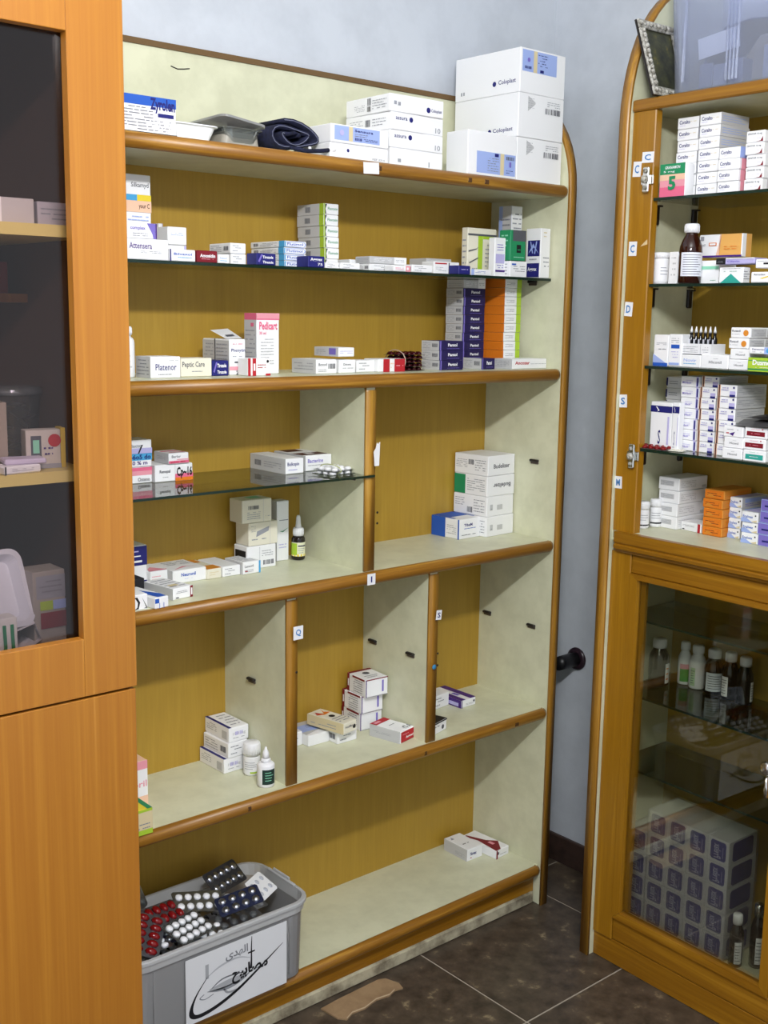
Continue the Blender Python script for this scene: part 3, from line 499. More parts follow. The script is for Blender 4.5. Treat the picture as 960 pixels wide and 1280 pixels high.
 ('tealbar','C',0.3535,0.0427,1.219,0.0512,0.0534,0.023,0.0,13,'white carton with teal bar, bottom of right front pile on fourth glass shelf'),
 ('redbar','C',0.3517,0.0435,1.2422,0.0512,0.0534,0.023,-0.2,13,'white carton with red bar, second of right front pile on fourth glass shelf'),
 ('redbar','C',0.3544,0.0426,1.2653,0.0512,0.0534,0.023,0.0,13,'white carton with red bar, top of right front pile on fourth glass shelf'),
 ('greyface','C',0.0778,0.1664,1.031,0.0556,0.1068,0.0288,0.0,14,'white carton with grey print, bottom of four-box pile beside the pill bottles'),
 ('greyface','C',0.0773,0.1652,1.06,0.0556,0.1068,0.0288,1.0,14,'white carton with grey print, second of four-box pile beside the pill bottles'),
 ('greyface','C',0.0788,0.1681,1.0889,0.0556,0.1068,0.0288,0.9,14,'white carton with grey print, third of four-box pile beside the pill bottles'),
 ('greyface','C',0.0763,0.1689,1.1179,0.0556,0.1068,0.0288,0.9,14,'white carton with grey print, top of four-box pile beside the pill bottles'),
 ('redtip','C',0.1368,0.1509,1.031,0.0561,0.05,0.02,-4.1,14,'small white carton with red tip before the orange pile'),
 ('orangepack','C',0.1951,0.1705,1.031,0.0503,0.1031,0.0203,0.0,14,'orange carton, bottom of five-box orange pile'),
 ('orangepack','C',0.1952,0.1708,1.0515,0.0503,0.1031,0.0203,-0.9,14,'orange carton, second of five-box orange pile'),
 ('orangepack','C',0.1962,0.1692,1.072,0.0503,0.1031,0.0203,0.1,14,'orange carton, third of five-box orange pile'),
 ('orangepack','C',0.1936,0.1688,1.0925,0.0503,0.1031,0.0203,0.3,14,'orange carton, fourth of five-box orange pile'),
 ('orangepack','C',0.1951,0.1712,1.113,0.0503,0.1031,0.0203,0.7,14,'orange carton, top of five-box orange pile'),
 ('whiteblue','C',0.2373,0.1885,1.031,0.0306,0.101,0.0223,0.0,14,'white and blue carton, bottom of four-box pile right of the orange pile'),
 ('whiteblue','C',0.2392,0.1868,1.0535,0.0306,0.101,0.0223,0.3,14,'white and blue carton, second of four-box pile right of the orange pile'),
 ('whiteblue','C',0.2376,0.1891,1.076,0.0306,0.101,0.0223,0.1,14,'white and blue carton, third of four-box pile right of the orange pile'),
 ('whiteblue','C',0.2375,0.19,1.0984,0.0306,0.101,0.0223,-0.1,14,'white and blue carton, top of four-box pile right of the orange pile'),
 ('whiteblue','C',0.2915,0.16,1.031,0.041,0.09,0.0225,0.0,14,'white and blue carton, bottom of three-box pile beside the periwinkle pile'),
 ('whiteblue','C',0.2916,0.1608,1.0537,0.041,0.09,0.0225,-1.0,14,'white and blue carton, second of three-box pile beside the periwinkle pile'),
 ('whiteblue','C',0.2912,0.1584,1.0765,0.041,0.09,0.0225,-0.9,14,'white and blue carton, top of three-box pile beside the periwinkle pile'),
 ('peri','C',0.3363,0.161,1.031,0.0466,0.09,0.0245,0.0,14,'periwinkle blue carton, bottom of periwinkle pile at right frame edge'),
 ('peri','C',0.3343,0.1598,1.0557,0.0466,0.09,0.0245,-0.7,14,'periwinkle blue carton, second of periwinkle pile at right frame edge'),
 ('peri','C',0.3364,0.1613,1.0805,0.0466,0.09,0.0245,0.8,14,'periwinkle blue carton, third of periwinkle pile at right frame edge'),
 ('peri','C',0.3363,0.1626,1.1052,0.0466,0.09,0.0245,-0.3,14,'periwinkle blue carton, top of periwinkle pile at right frame edge'),
]
# ------------------------------------------------------------------ carton printing, one style per kind of carton
def LN(u0=.1, v0=.15, u1=.9, v1=.85, n=4, c='g'): return ('l', u0, v0, u1, v1, n, c)
GREYL = [('r', 0, 0, 1, 1, 'gy'), LN(.08, .15, .6, .85, 4, 'g'), ('b', .68, .3, .92, .7, 'd')]
ST = {
 'zyrolen': ('w', dict(F=[('r', 0, .74, 1, 1, 'b'), ('t', .72, .56, .985, .97, 'Zyrolen', 'n', .04), ('r', .80, .47, .97, .57, 'n'), LN(.3, .06, .76, .72, 8, 'd'), LN(.76, .06, .95, .4, 4, 'g'), ('r', 0, 0, 1, .03, 'k')])),
 'plainwhite': ('w', dict(F=[('c', .3, .55, .12, 'n'), ('t', .72, .1, .94, .24, 'REF 2310', 'g')], L=[])),
 'bluelabel': ('w', dict(F=[('r', .06, .14, .84, .93, 'lb'), ('r', .3, .14, .37, .93, 'st'), ('t', .4, .68, .72, .82, 'Sensura', 'n'), ('c', .18, .55, .16, 'li'), LN(.4, .4, .68, .62, 2, 'd'), ('b', .4, .22, .52, .36, 'n'), LN(.55, .22, .8, .38, 2, 'n')], L=[])),
 'plaintick': ('w', dict(F=[('r', .14, .2, .2, .4, 'g'), ('r', .72, .1, .74, .4, 'g')], L=[LN(.2, .3, .5, .7, 4)])),
 'logowave': ('w', dict(F=[('t', .08, .58, .3, .74, 'assura', 'n'), ('c', .37, .66, .15, 'n'), ('t', .84, .12, .94, .42, '10', 'g')], L=[LN(.1, .25, .4, .75, 4), ('b', .44, .3, .55, .7, 'd'), LN(.6, .25, .9, .75, 3)])),
 'logoround': ('w', dict(F=[('c', .71, .35, .16, 'n'), ('t', .76, .22, .96, .45, 'Coloplast', 'n'), ('r', .07, .4, .12, .6, 'g'), ('r', .14, .36, .19, .56, 'g')], L=[LN(.2, .2, .45, .6, 4), ('b', .5, .5, .58, .9, 'd'), ('b', .5, .15, .58, .45, 'k'), LN(.62, .2, .95, .8, 4)])),
 'bigcode': ('w', dict(F=[('p', [(.2, .6), (.36, .78), (.36, .82), (.2, .95)], 'gy'), LN(.2, .66, .34, .92, 5), LN(.62, .76, .92, .9, 3), ('b', .58, .6, .93, .73, 'd')], L=[('t', .62, .12, .92, .24, 'Coloplast', 'n'), ('c', .57, .18, .055, 'n')])),
 'biglabel': ('w', dict(F=[('r', .04, .48, .8, .96, 'lb'), ('r', .28, .48, .36, .96, 'st'), LN(.38, .62, .6, .92, 5, 'n'), ('b', .09, .54, .24, .6, 'n'), ('c', .17, .74, .05, 'v'), ('r', .42, .5, .5, .56, 'n')], L=[('t', .68, .2, .94, .33, 'Coloplast', 'n'), ('c', .62, .26, .06, 'n'), ('r', .1, .12, .12, .2, 'g'), ('r', .14, .12, .16, .2, 'g')])),
 'frontlabel': ('w', dict(F=[('r', .18, .06, .98, .55, 'lb'), ('r', .66, .06, .74, .55, 'st'), LN(.4, .1, .64, .44, 6, 'd'), ('r', .54, .46, .62, .53, 'n'), ('b', .78, .42, .94, .5, 'd'), LN(.78, .1, .94, .2, 2, 'n'), ('r', .84, .26, .88, .38, 'v')], L=[])),
 'tallpeach': ('w', dict(F=[('t', .3, .84, .92, .91, 'Silkamyd', 'd'), ('r', 0, .7, .5, .77, 'c'), ('r', .5, .7, 1, .77, 'y'), ('r', 0, .57, 1, .7, 'pe'), ('t', .55, .6, .93, .67, 'your C', 'br'), LN(.15, .46, .9, .54, 2, 'lb'), ('r', .04, .42, 1, .425, 'g'), ('r', .92, .08, .97, .3, 'o'), LN(.15, .1, .6, .3, 3, 'li')])),
 'attensera': ('w', dict(F=[('t', .3, .52, .7, .82, 'Attensera', 'pu'), LN(.5, .3, .88, .44, 2, 'd'), ('r', 0, 0, 1, .05, 'gy')])),
 'purplecorner': ('w', dict(F=[('p', [(.78, 1), (.9, .3), (.92, 0), (.97, 0), (.97, 1)], 'v'), ('r', .97, 0, 1, 1, 'pu'), ('t', .4, .5, .74, .8, 'complex', 'v'), LN(.45, .1, .8, .4, 2)])),
 'plainlines': ('w', dict(F=[LN(.2, .3, .8, .7, 3, 'lb'), ('r', .88, 0, 1, 1, 'li')])),
 'openlid': ('w', dict(F=[LN(.15, .5, .85, .7, 2, 'lb')], T=[('r', .06, .08, .94, .9, 'gy'), LN(.2, .2, .8, .8, 3)])),
 'bluetext': ('w', dict(F=[('r', 0, 0, .05, 1, 'n'), ('t', .15, .52, .85, .72, 'Bilvaxol', 'b'), LN(.3, .25, .85, .42, 1, 'c')])),
 'bluetext2': ('w', dict(F=[('t', .15, .45, .8, .7, 'Novir', 'lb'), LN(.15, .2, .8, .4, 1, 'c')])),
 'darkred': ('dr', dict(F=[('t', .14, .42, .88, .72, 'Amoxidin', 'w', .03), LN(.2, .22, .8, .36, 1, 'p')])),
 'fine': ('w', dict(F=[LN(.12, .45, .7, .85, 2, 'd'), LN(.12, .15, .5, .4, 1, 'g')], L=GREYL[1:], R=GREYL[1:])),
 'bluestripe': ('w', dict(F=[('t', .12, .3, .84, .72, 'Flutimol', 'b'), ('r', .0, .08, .05, .92, 'c'), ('p', [(.06, .2), (.85, .1), (.93, .5), (.86, .88), (.06, .78), (.06, .86), (.86, .96), (.98, .5), (.86, .04), (.06, .12)], 'lb')], L=[('r', .84, 0, 1, 1, 'c'), ('b', .1, .3, .25, .75, 'd'), LN(.3, .2, .8, .8, 3)])),
 'navytext': ('n', dict(F=[('t', .3, .55, .85, .8, 'Tirozole', 'w', .03), ('t', .3, .14, .85, .36, 'Tirozole', 'w', .03), ('p', [(.05, .3), (.22, .9), (.3, .9), (.12, .2)], 'v')])),
 'aggrex': ('n', dict(F=[('t', .12, .5, .84, .86, 'Aggrex', 'w', .03), ('t', .55, .16, .85, .4, '75', 'w')])),
 'limecurve': ('w', dict(F=[('t', .26, .42, .92, .68, 'Fluvoxin', 'gr'), ('p', [(.05, .06), (.16, .06), (.1, .5), (.2, .95), (.07, .95), (.02, .5)], 'd'), ('r', .0, 0, .06, 1, 'l')], L=[('r', .84, 0, 1, 1, 'l'), ('r', 0, 0, .84, 1, 'gy'), ('b', .3, .25, .5, .75, 'd')])),
 'cyan': ('w', dict(F=[('r', .55, 0, 1, 1, 'c'), LN(.1, .3, .5, .7, 2), ('c', .62, .5, .3, 'b')])),
 'greyfine': ('gy', dict(F=[('r', .66, 0, 1, 1, 'w'), LN(.1, .2, .6, .8, 3, 'w'), LN(.7, .3, .95, .7, 2)], L=[LN(.1, .2, .9, .8, 3)])),
 'pinkfine': ('w', dict(F=[('r', .72, 0, 1, 1, 'p'), LN(.1, .3, .6, .7, 2, 'pk'), ('c', .82, .5, .25, 'w')])),
 'redline': ('w', dict(F=[LN(.08, .2, .5, .6, 3), ('r', .05, .8, .5, .9, 'r'), ('r', .56, .06, .6, .94, 'd'), LN(.65, .3, .95, .8, 2, 'r')])),
 'foilgrey': ('gy', dict(F=[LN()])),
 'navyplain': ('n', dict(F=[LN(.2, .4, .8, .7, 1, 'li')])),
 'limestripe': ('cr', dict(F=[('r', .36, 0, .52, .84, 'l'), ('r', .52, .78, .9, .84, 'l'), ('r', 0, .84, 1, .88, 'd'), LN(.6, .1, .9, .7, 7), ('p', [(.02, .5), (.3, .56), (.36, .62), (.3, .58), (.02, .53)], 'd'), ('p', [(.05, .26), (.36, .38), (.36, .4), (.05, .29)], 'd'), LN(.08, .05, .34, .2, 2), ('r', .8, .2, .83, .4, 'd')], L=[LN(.2, .1, .8, .8, 6)])),
 'bluetab': ('w', dict(F=[('r', .0, .0, .14, 1, 'lb'), LN(.2, .35, .7, .75, 2, 'b')])),
 'lilac': ('w', dict(F=[('r', .1, .34, .9, .58, 'li'), LN(.2, .65, .8, .85, 3, 'v'), ('r', .08, .12, .94, .17, 'pu'), LN(.2, .2, .8, .32, 2, 'v')])),
 'tallblue': ('w', dict(F=[LN(.1, .6, .9, .92, 5), LN(.1, .3, .9, .5, 2)], L=[('r', 0, 0, 1, 1, 'lb'), ('r', .3, 0, 1, 1, 'gy'), LN(.15, .7, .9, .85, 2, 'd'), ('t', .1, .48, .5, .56, '25 mm', 'r'), ('r', .7, .36, .85, .41, 'd')])),
 'bluebase': ('w', dict(F=[LN(.2, .3, .9, .75, 3, 'd'), ('r', .1, .75, .35, .85, 'b')], L=[LN(.4, .1, .8, .9, 4)])),
 'greenbox': ('gr', dict(F=[('r', .14, .64, 1, 1, 'd'), ('r', .4, .26, .68, .52, 'k'), ('r', .44, .34, .64, .37, 'gr'), LN(.2, .06, .9, .16, 1, 'mg')], L=[LN(.2, .4, .8, .9, 3, 'mg')])),
 'aggrexbig': ('w', dict(F=[LN(.2, .2, .9, .45, 3), LN(.25, .8, .6, .95, 2, 'st')], L=[('r', .14, .44, .94, .76, 'n'), ('p', [(.2, .5), (.5, .7), (.9, .48), (.55, .62)], 'lb'), ('p', [(.3, .74), (.45, .5), (.52, .5), (.36, .74)], 'lb'), ('p', [(.7, .74), (.6, .5), (.66, .48), (.78, .74)], 'lb'), ('r', .14, .02, .96, .3, 'n'), ('t', .2, .12, .8, .22, 'Aggrex', 'w', .03), LN(.3, .34, .8, .42, 1)])),
 'platenor': ('w', dict(F=[('t', .16, .36, .86, .66, 'Platenor', 'n'), LN(.24, .1, .7, .24, 1, 'd'), LN(.62, .76, .92, .86, 1, 'g')], L=[('r', 0, 0, 1, 1, 'gy'), LN(.1, .1, .9, .9, 5, 'd')])),
 'peptic': ('cr', dict(F=[('t', .04, .44, .76, .82, 'Peptic Care', 'd'), LN(.3, .22, .7, .36, 1, 'g')])),
 'phenytoin': ('w', dict(F=[('t', .12, .62, .98, .74, 'Phenytin', 'n'), LN(.2, .48, .8, .56, 1), ('r', 0, .14, 1, .24, 'p'), ('r', .3, .34, .55, .38, 'd'), ('t', .38, .02, .62, .12, 'Z', 'd'), LN(.2, .84, .8, .9, 1, 'pk')], L=[('r', 0, 0, 1, .96, 'gy'), LN(.05, .1, .42, .9, 8), ('r', .46, 0, .5, 1, 'd'), LN(.54, .1, .95, .9, 8)])),
 'pedicare': ('w', dict(F=[('r', 0, .89, 1, 1, 'pk'), ('r', 0, .91, 1, 1, 'p'), ('t', .1, .73, .9, .86, 'Pedicart', 'pk', .03), ('t', .1, .65, .4, .7, '30 ml', 'pk'), LN(.15, .15, .75, .6, 9, 'gy')], L=[('r', 0, .89, 1, 1, 'pk'), ('r', 0, 0, 1, .89, 'gy'), LN(.1, .1, .9, .75, 9, 'g'), ('r', .55, .78, .8, .84, 'pk')])),
 'redend': ('w', dict(F=[('r', 0, 0, .12, 1, 'r'), ('r', .2, 0, .36, 1, 'r'), ('r', .24, .3, .32, .7, 'w'), ('c', .88, .82, .08, 'k'), LN(.42, .4, .8, .7, 2, 'r'), ('r', .78, .0, 1, .12, 'r')])),
 'barwhite': ('w', dict(F=[('t', .12, .55, .52, .75, 'Bonovil', 'd'), ('b', .58, .35, .92, .7, 'd'), LN(.1, .12, .5, .35, 2, 'd')], L=[('r', 0, 0, 1, 1, 'gy'), LN(.1, .2, .9, .8, 3)])),
 'barwhite2': ('w', dict(F=[('t', .25, .58, .7, .75, 'Danova', 'd'), LN(.2, .3, .85, .45, 1, 'g')])),
 'lilacend': ('w', dict(F=[LN(.1, .3, .9, .7, 2, 'li')], L=[('r', 0, 0, 1, 1, 'gy'), ('r', .62, .2, .9, .9, 'v'), LN(.1, .2, .5, .8, 3)])),
 'redwhite': ('w', dict(F=[('r', .18, 0, .42, 1, 'r'), ('r', .6, 0, 1, 1, 'r'), LN(.62, .35, .95, .6, 1, 'p'), LN(.44, .2, .58, .8, 2, 'pe')])),
 'pantol': ('n', dict(F=[('r', 0, 0, 1, 1, 'pn'), ('t', .35, .42, .75, .74, 'Pantol', 'w', .03), ('r', .0, .0, .05, 1, 'v'), LN(.3, .14, .9, .26, 1, 'v')], L=[('r', 0, 0, .97, 1, 'gy'), LN(.08, .15, .5, .85, 4, 'g'), ('b', .6, .35, .9, .72, 'd')])),
 'orange': ('w', dict(F=[('r', .0, .1, .65, .9, 'w'), LN(.1, .3, .62, .7, 3, 'd'), ('r', .72, 0, 1, 1, 'l')], L=[('r', 0, 0, 1, 1, 'o')])),
 'augmen': ('w', dict(F=[('t', .08, .44, .5, .78, 'Ancozar', 'r', .03), LN(.52, .42, .98, .56, 1, 'g')], L=[('r', 0, 0, 1, 1, 'gy'), LN(.1, .15, .5, .85, 4), LN(.55, .2, .85, .8, 4, 'd')])),
 'pinkbase': ('w', dict(F=[('r', 0, .5, 1, 1, 'p'), ('r', 0, .78, 1, 1, 'pk'), ('t', .4, .12, .9, .36, 'Osteno', 'd')])),
 'handblue': ('w', dict(F=[('r', 0, .24, 1, .5, 'c'), ('t', .05, .28, .95, .46, 'o6o5 do', 'n', .03), ('t', .05, .08, .8, .22, '20 % m', 'pu', .02), ('r', 0, .5, 1, .7, 'li'), ('p', [(.4, .5), (.55, .82), (.62, .82), (.46, .5)], 'k'), ('t', .1, .74, .55, .86, 'Bacto', 'g')])),
 'scribble': ('w', dict(F=[('t', .12, .46, .4, .7, 'Renopal', 'd', .03), LN(.2, .2, .36, .34, 1, 'd'), ('r', .52, .0, 1, .42, 'pk'), ('r', .52, .0, 1, .2, 'o'), ('r', .515, 0, .52, 1, 'g'), ('t', .56, .12, .97, .82, 'Cp~16', 'k', .03)], L=[('r', 0, 0, 1, 1, 'gy')])),
 'pinkend': ('w', dict(F=[('t', .15, .56, .6, .8, 'Berlor', 'd'), ('r', 0, .06, 1, .3, 'pk'), ('r', .4, .36, 1, .44, 'p'), ('t', .1, .08, .8, .26, 'plus 40', 'r')], L=[('r', 0, 0, 1, 1, 'gy'), LN(.2, .3, .8, .7, 3)], T=[('r', .05, .55, .9, .75, 'pk'), ('r', .2, .15, .95, .3, 'p')])),
 'bulko': ('w', dict(F=[('t', .1, .46, .74, .76, 'Bulkopin', 'n', .02), LN(.15, .2, .7, .34, 1, 'v')], L=[('r', 0, 0, 1, 1, 'gy'), ('b', .13, .3, .33, .66, 'd'), LN(.4, .25, .9, .7, 3)])),
 'bulko2': ('w', dict(F=[('t', .08, .52, .66, .78, 'Bacterine', 'v', .02), LN(.08, .3, .8, .42, 1, 'd')], T=[('r', .0, .1, .96, .42, 'br'), ('r', .1, .66, .72, .94, 'br'), ('r', .3, .2, .6, .34, 'w')], L=[('r', 0, 0, 1, 1, 'gy'), LN()])),
 'navytall': ('w', dict(F=[('r', 0, .5, 1, .98, 'n'), ('r', .0, .72, .7, .75, 'w'), ('r', 0, .84, .6, .87, 'li'), ('r', 0, .58, .75, .63, 'w'), ('r', 0, 0, 1, .12, 'n')])),
 'pinkflat': ('w', dict(F=[LN(.1, .3, .6, .7, 2, 'p')], T=[('p', [(.0, .1), (.95, .1), (.5, .55), (.2, .35)], 'p'), ('r', 0, .04, 1, .1, 'pk')])),
 'neuron': ('w', dict(F=[('t', .25, .5, .68, .76, 'Neuronil', 'b', .03), LN(.35, .26, .6, .36, 1, 'lb')], T=[('p', [(.1, .1), (.5, .35), (.9, .2), (.6, .28)], 'p'), LN(.2, .5, .9, .9, 3)], L=[('r', 0, 0, 1, 1, 'gy')])),
 'orangeend': ('cr', dict(F=[LN(.15, .3, .8, .75, 2, 'st')], T=[('r', .0, .0, 1, .34, 'or_'), ('r', .2, .7, .8, 1, 'or_')])),
 'tealend': ('w', dict(F=[('t', .1, .55, .6, .75, 'Lansovil', 'd'), ('r', .9, 0, 1, 1, 'c'), ('r', .1, .2, .25, .3, 'r'), LN(.1, .15, .6, .42, 2)], T=[LN(.1, .1, .9, .9, 6)], L=[('r', 0, 0, 1, 1, 'gy')])),
 'redtab': ('w', dict(F=[('r', .86, 0, 1, 1, 'dr'), ('t', .9, .2, .97, .8, 'I', 'w'), LN(.14, .5, .72, .75, 2, 'd'), ('r', .12, .14, .27, .22, 'k')], L=[('r', 0, 0, 1, 1, 'gy')], T=[LN(.1, .1, .9, .9, 5), ('r', .2, .2, .6, .34, 'st')])),
 'blueswoosh': ('w', dict(F=[('r', .0, .5, .3, .9, 'b'), ('r', .3, .0, .34, .5, 'b'), ('r', .6, .0, .64, .5, 'b')], T=[('p', [(.02, .95), (.2, .95), (.95, .25), (.9, .04), (.3, .04)], 'b')], L=[])),
 'blacklines': ('w', dict(F=[('p', [(.3, .85), (.62, .85), (.72, .5), (.66, .1), (.5, .05), (.62, .2), (.64, .5), (.56, .76)], 'k'), ('p', [(.78, .85), (.98, .1), (.84, .1), (.93, .15)], 'k')])),
 'blacksmall': ('k', dict(F=[LN(.5, .3, .9, .5, 1, 'w'), ('r', 0, 0, 1, .1, 'w')])),
 'greyend': ('cr', dict(F=[('b', .2, .58, .58, .74, 'd'), LN(.16, .14, .62, .5, 4, 'g'), ('r', .7, .0, .71, 1, 'gy'), LN(.78, .2, .95, .3, 1)], L=[], T=[('r', .4, .3, .8, .8, 'mg')])),
 'openwhite': ('cr', dict(F=[('p', [(.25, .38), (.68, .6), (.7, .8), (.28, .62)], 'g'), LN(.1, .2, .6, .36, 1), LN(.08, .6, .24, .9, 4, 'd'), ('r', .72, 0, .73, 1, 'gy')], L=[])),
 'greybox': ('w', dict(F=[('b', .55, .14, .92, .34, 'd'), LN(.5, .5, .9, .8, 3), ('r', .42, .05, .43, .95, 'g')], L=[('r', .1, .0, .9, .8, 'k')])),
 'slimtall': ('w', dict(F=[LN(.2, .66, .95, .7, 1, 'd'), ('p', [(.2, .5), (.5, .48), (.95, .55), (.5, .5)], 'gr'), LN(.15, .2, .8, .3, 2, 'li')], L=[('r', 0, 0, 1, 1, 'gy')])),
 'budtop': ('w', dict(F=[('t', .2, .36, .8, .58, 'Budelizer', 'd', .02)], L=[LN(.05, .3, .4, .75, 5), ('b', .42, .5, .58, .75, 'd'), LN(.62, .2, .95, .8, 5)])),
 'budgreen': ('w', dict(F=[('t', .22, .4, .85, .62, 'Budelizer', 'd', .02, 1)], L=[('r', 0, .02, .34, .98, 'gr'), LN(.4, .2, .95, .85, 6)])),
 'budbase': ('w', dict(F=[('r', .12, .3, .22, .6, 'gy'), ('r', .38, .3, .58, .55, 'gy'), ('r', .14, .36, .2, .4, 'g')], L=[LN(.05, .4, .35, .85, 4), ('b', .42, .12, .58, .4, 'd'), LN(.62, .15, .95, .85, 5)])),
 'bluebox': ('w', dict(F=[('t', .22, .62, .62, .76, 'TibaM', 'n', .03), LN(.22, .46, .8, .56, 1, 'b'), LN(.1, .14, .8, .26, 1, 'd')], L=[('r', 0, 0, .5, 1, 'b'), LN(.56, .2, .9, .7, 5), ('r', .95, 0, 1, 1, 'b')], T=[('r', 0, .2, 1, 1, 'b'), ('r', .1, .06, .9, .4, 'w')])),
 'navyedge': ('w', dict(F=[('t', .2, .4, .84, .66, '100 mg', 'gy'), LN(.2, .2, .8, .34, 1), ('b', .3, .45, .7, .7, 'li')], L=[LN(.08, .3, .5, .85, 4), ('r', .72, .15, .92, .7, 'gy')], T=[('r', 0, 0, .14, 1, 'n'), LN(.3, .1, .9, .9, 5)])),
 'pinktall': ('pe', dict(F=[('r', 0, .0, 1, 1, 'w'), ('r', 0, .82, 1, 1, 'p'), ('t', .3, .4, .95, .58, 'pril', 'p'), ('r', 0, 0, 1, .25, 'pe')])),
 'yellowflat': ('y', dict(F=[('r', 0, 0, 1, 1, 'l'), ('r', .0, .2, 1, .9, 'st'), LN(.4, .2, .9, .5, 2, 'd')], T=[('r', .8, 0, 1, 1, 'gr')])),
 'tealtop': ('w', dict(F=[], T=[('p', [(0, .1), (1, .3), (1, 1), (0, 1)], 'gy'), ('r', .0, .3, 1, .75, 'lb'), LN(.4, .5, .8, .7, 2, 'd')])),
 'splash': ('cr', dict(F=[('t', .12, .5, .7, .72, 'HexaMax', 'd'), ('c', .8, .45, .2, 'k')], L=[('r', 0, 0, 1, 1, 'st'), LN(.1, .2, .9, .7, 2, 'g')], T=[('p', [(.1, .95), (.5, .72), (.9, .97), (.7, .8), (.95, .7), (.4, .66), (.05, .76), (.3, .8)], 'o'), ('p', [(.1, .78), (.4, .7), (.3, .9)], 'r'), ('c', .5, .5, .07, 'k'), LN(.1, .1, .9, .4, 3, 'd')])),
 'redwrap': ('w', dict(F=[('r', 0, .94, 1, 1, 'dr'), ('r', .0, 0, .04, 1, 'pu'), ('r', .72, .2, .8, .85, 'v'), ('r', 0, .0, 1, .03, 'g')], L=[('r', 0, 0, .12, 1, 'dr'), ('r', .04, .3, .1, .7, 'w'), LN(.35, .1, .85, .85, 6, 'd'), ('r', .3, .9, .95, 1, 'dr')], T=[('r', 0, .86, 1, 1, 'dr'), ('c', .5, .6, .12, 'd'), LN(.2, .1, .8, .4, 2)])),
 'redfront': ('w', dict(F=[('r', .06, .04, .98, .9, 'r'), ('t', .4, .22, .94, .48, 'Augmed', 'w', .03), LN(.15, .6, .6, .75, 1, 'p')], L=[('r', 0, 0, 1, 1, 'gy'), LN(.1, .4, .7, .6, 2)], T=[('r', .0, .78, 1, 1, 'r'), ('r', .1, .84, .5, .94, 'p'), LN(.3, .45, .8, .55, 1, 'd'), ('t', .5, .06, .9, .2, 'C.l', 'd')])),
 'purplelong': ('w', dict(F=[LN(.3, .25, .9, .5, 2, 'd'), ('c', .86, .6, .16, 'd'), ('r', 0, 0, .06, 1, 'pu')], L=[('r', .3, 0, 1, 1, 'pu'), ('r', .5, .15, .92, .6, 'li')], T=[('r', 0, 0, .3, 1, 'pu'), ('r', .3, 0, .62, 1, 'w'), ('r', .62, 0, 1, 1, 'pu'), ('r', .36, .3, .56, .5, 'v')])),
 'blackend': ('w', dict(F=[('c', .7, .4, .2, 'd'), LN(.1, .5, .5, .8, 1, 'd'), ('r', 0, .88, 1, 1, 'k')], T=[('r', 0, 0, 1, 1, 'k')])),
 'whitelong': ('w', dict(F=[('t', .2, .42, .6, .7, 'Novax', 'n', .03), ('r', .2, .2, .28, .28, 'r')], L=[('r', 0, 0, 1, 1, 'gy'), LN(.5, .2, .9, .5, 3)], T=[LN(.25, .3, .65, .42, 1, 'k'), ('p', [(.1, .75), (.3, .75), (.25, .9)], 'g')])),
 'redsweep': ('w', dict(F=[('c', .15, .6, .18, 'd'), LN(.3, .3, .8, .5, 1), ('p', [(0, 0), (.12, 0), (.1, 1), (0, 1)], 'dr')], T=[('p', [(0, 0), (.35, 0), (.95, .3), (.55, .5), (.2, .95), (0, .95), (.2, .6)], 'dr'), ('r', .4, .25, .6, .4, 'p')])),
 # right cabinet
 'fivepink': ('w', dict(F=[('r', 0, 0, 1, .3, 'pk'), ('r', 0, .3, 1, .5, 'p'), ('r', 0, .5, 1, .68, 'pe'), ('r', 0, .68, 1, 1, 'gr'), ('t', .2, .84, .8, .93, 'GRANAMON', 'w', .02), ('t', .15, .72, .6, .79, '5 mg', 'w'), ('t', .36, .2, .66, .62, '5', 'gr', .04)])),
 'coral': ('w', dict(F=[('t', .1, .42, .6, .76, 'Coralto', 'n', .02), LN(.62, .5, .92, .66, 1, 'st'), LN(.12, .2, .4, .34, 1, 'li')], R=[('r', 0, 0, 1, 1, 'gy'), LN(.05, .2, .9, .8, 3, 'lb')])),
 'coralred': ('w', dict(F=[('t', .1, .42, .6, .76, 'Coralto', 'n', .02), LN(.12, .2, .4, .34, 1, 'li')], R=[('r', .1, 0, .5, 1, 'p'), ('r', .3, .1, .46, .9, 'r')])),
 'coralblue': ('w', dict(F=[('t', .1, .42, .6, .76, 'Coralto', 'n', .02), LN(.12, .2, .4, .34, 1, 'li')], R=[('r', .0, 0, 1, 1, 'lb'), ('r', .3, .1, .46, .9, 'c')])),
 'sweep': ('w', dict(F=[('t', .08, .62, .85, .82, 'ZENIVAR 16 mg', 'd', .02), ('p', [(.55, .06), (.8, .12), (.93, .48), (.93, .06)], 'dr'), LN(.4, .3, .8, .4, 1, 'li')], R=[('r', .2, 0, 1, 1, 'gy'), LN(.3, .2, .9, .8, 4)])),
 'slimgrey': ('w', dict(F=[LN(.3, .2, .8, .9, 4, 'gy')])),
 'mint': ('w', dict(F=[('r', 0, .62, 1, .76, 'mg'), ('r', 0, 0, 1, .6, 'w'), LN(.6, .1, .9, .2, 1, 'gr')])),
 'tri': ('w', dict(F=[('p', [(.06, 0), (.5, .6), (.94, 0)], 't'), LN(.2, .7, .85, .8, 1, 'gr'), LN(.15, .88, .9, .96, 1, 'd')], R=[LN(.1, .2, .9, .8, 4, 'd')])),
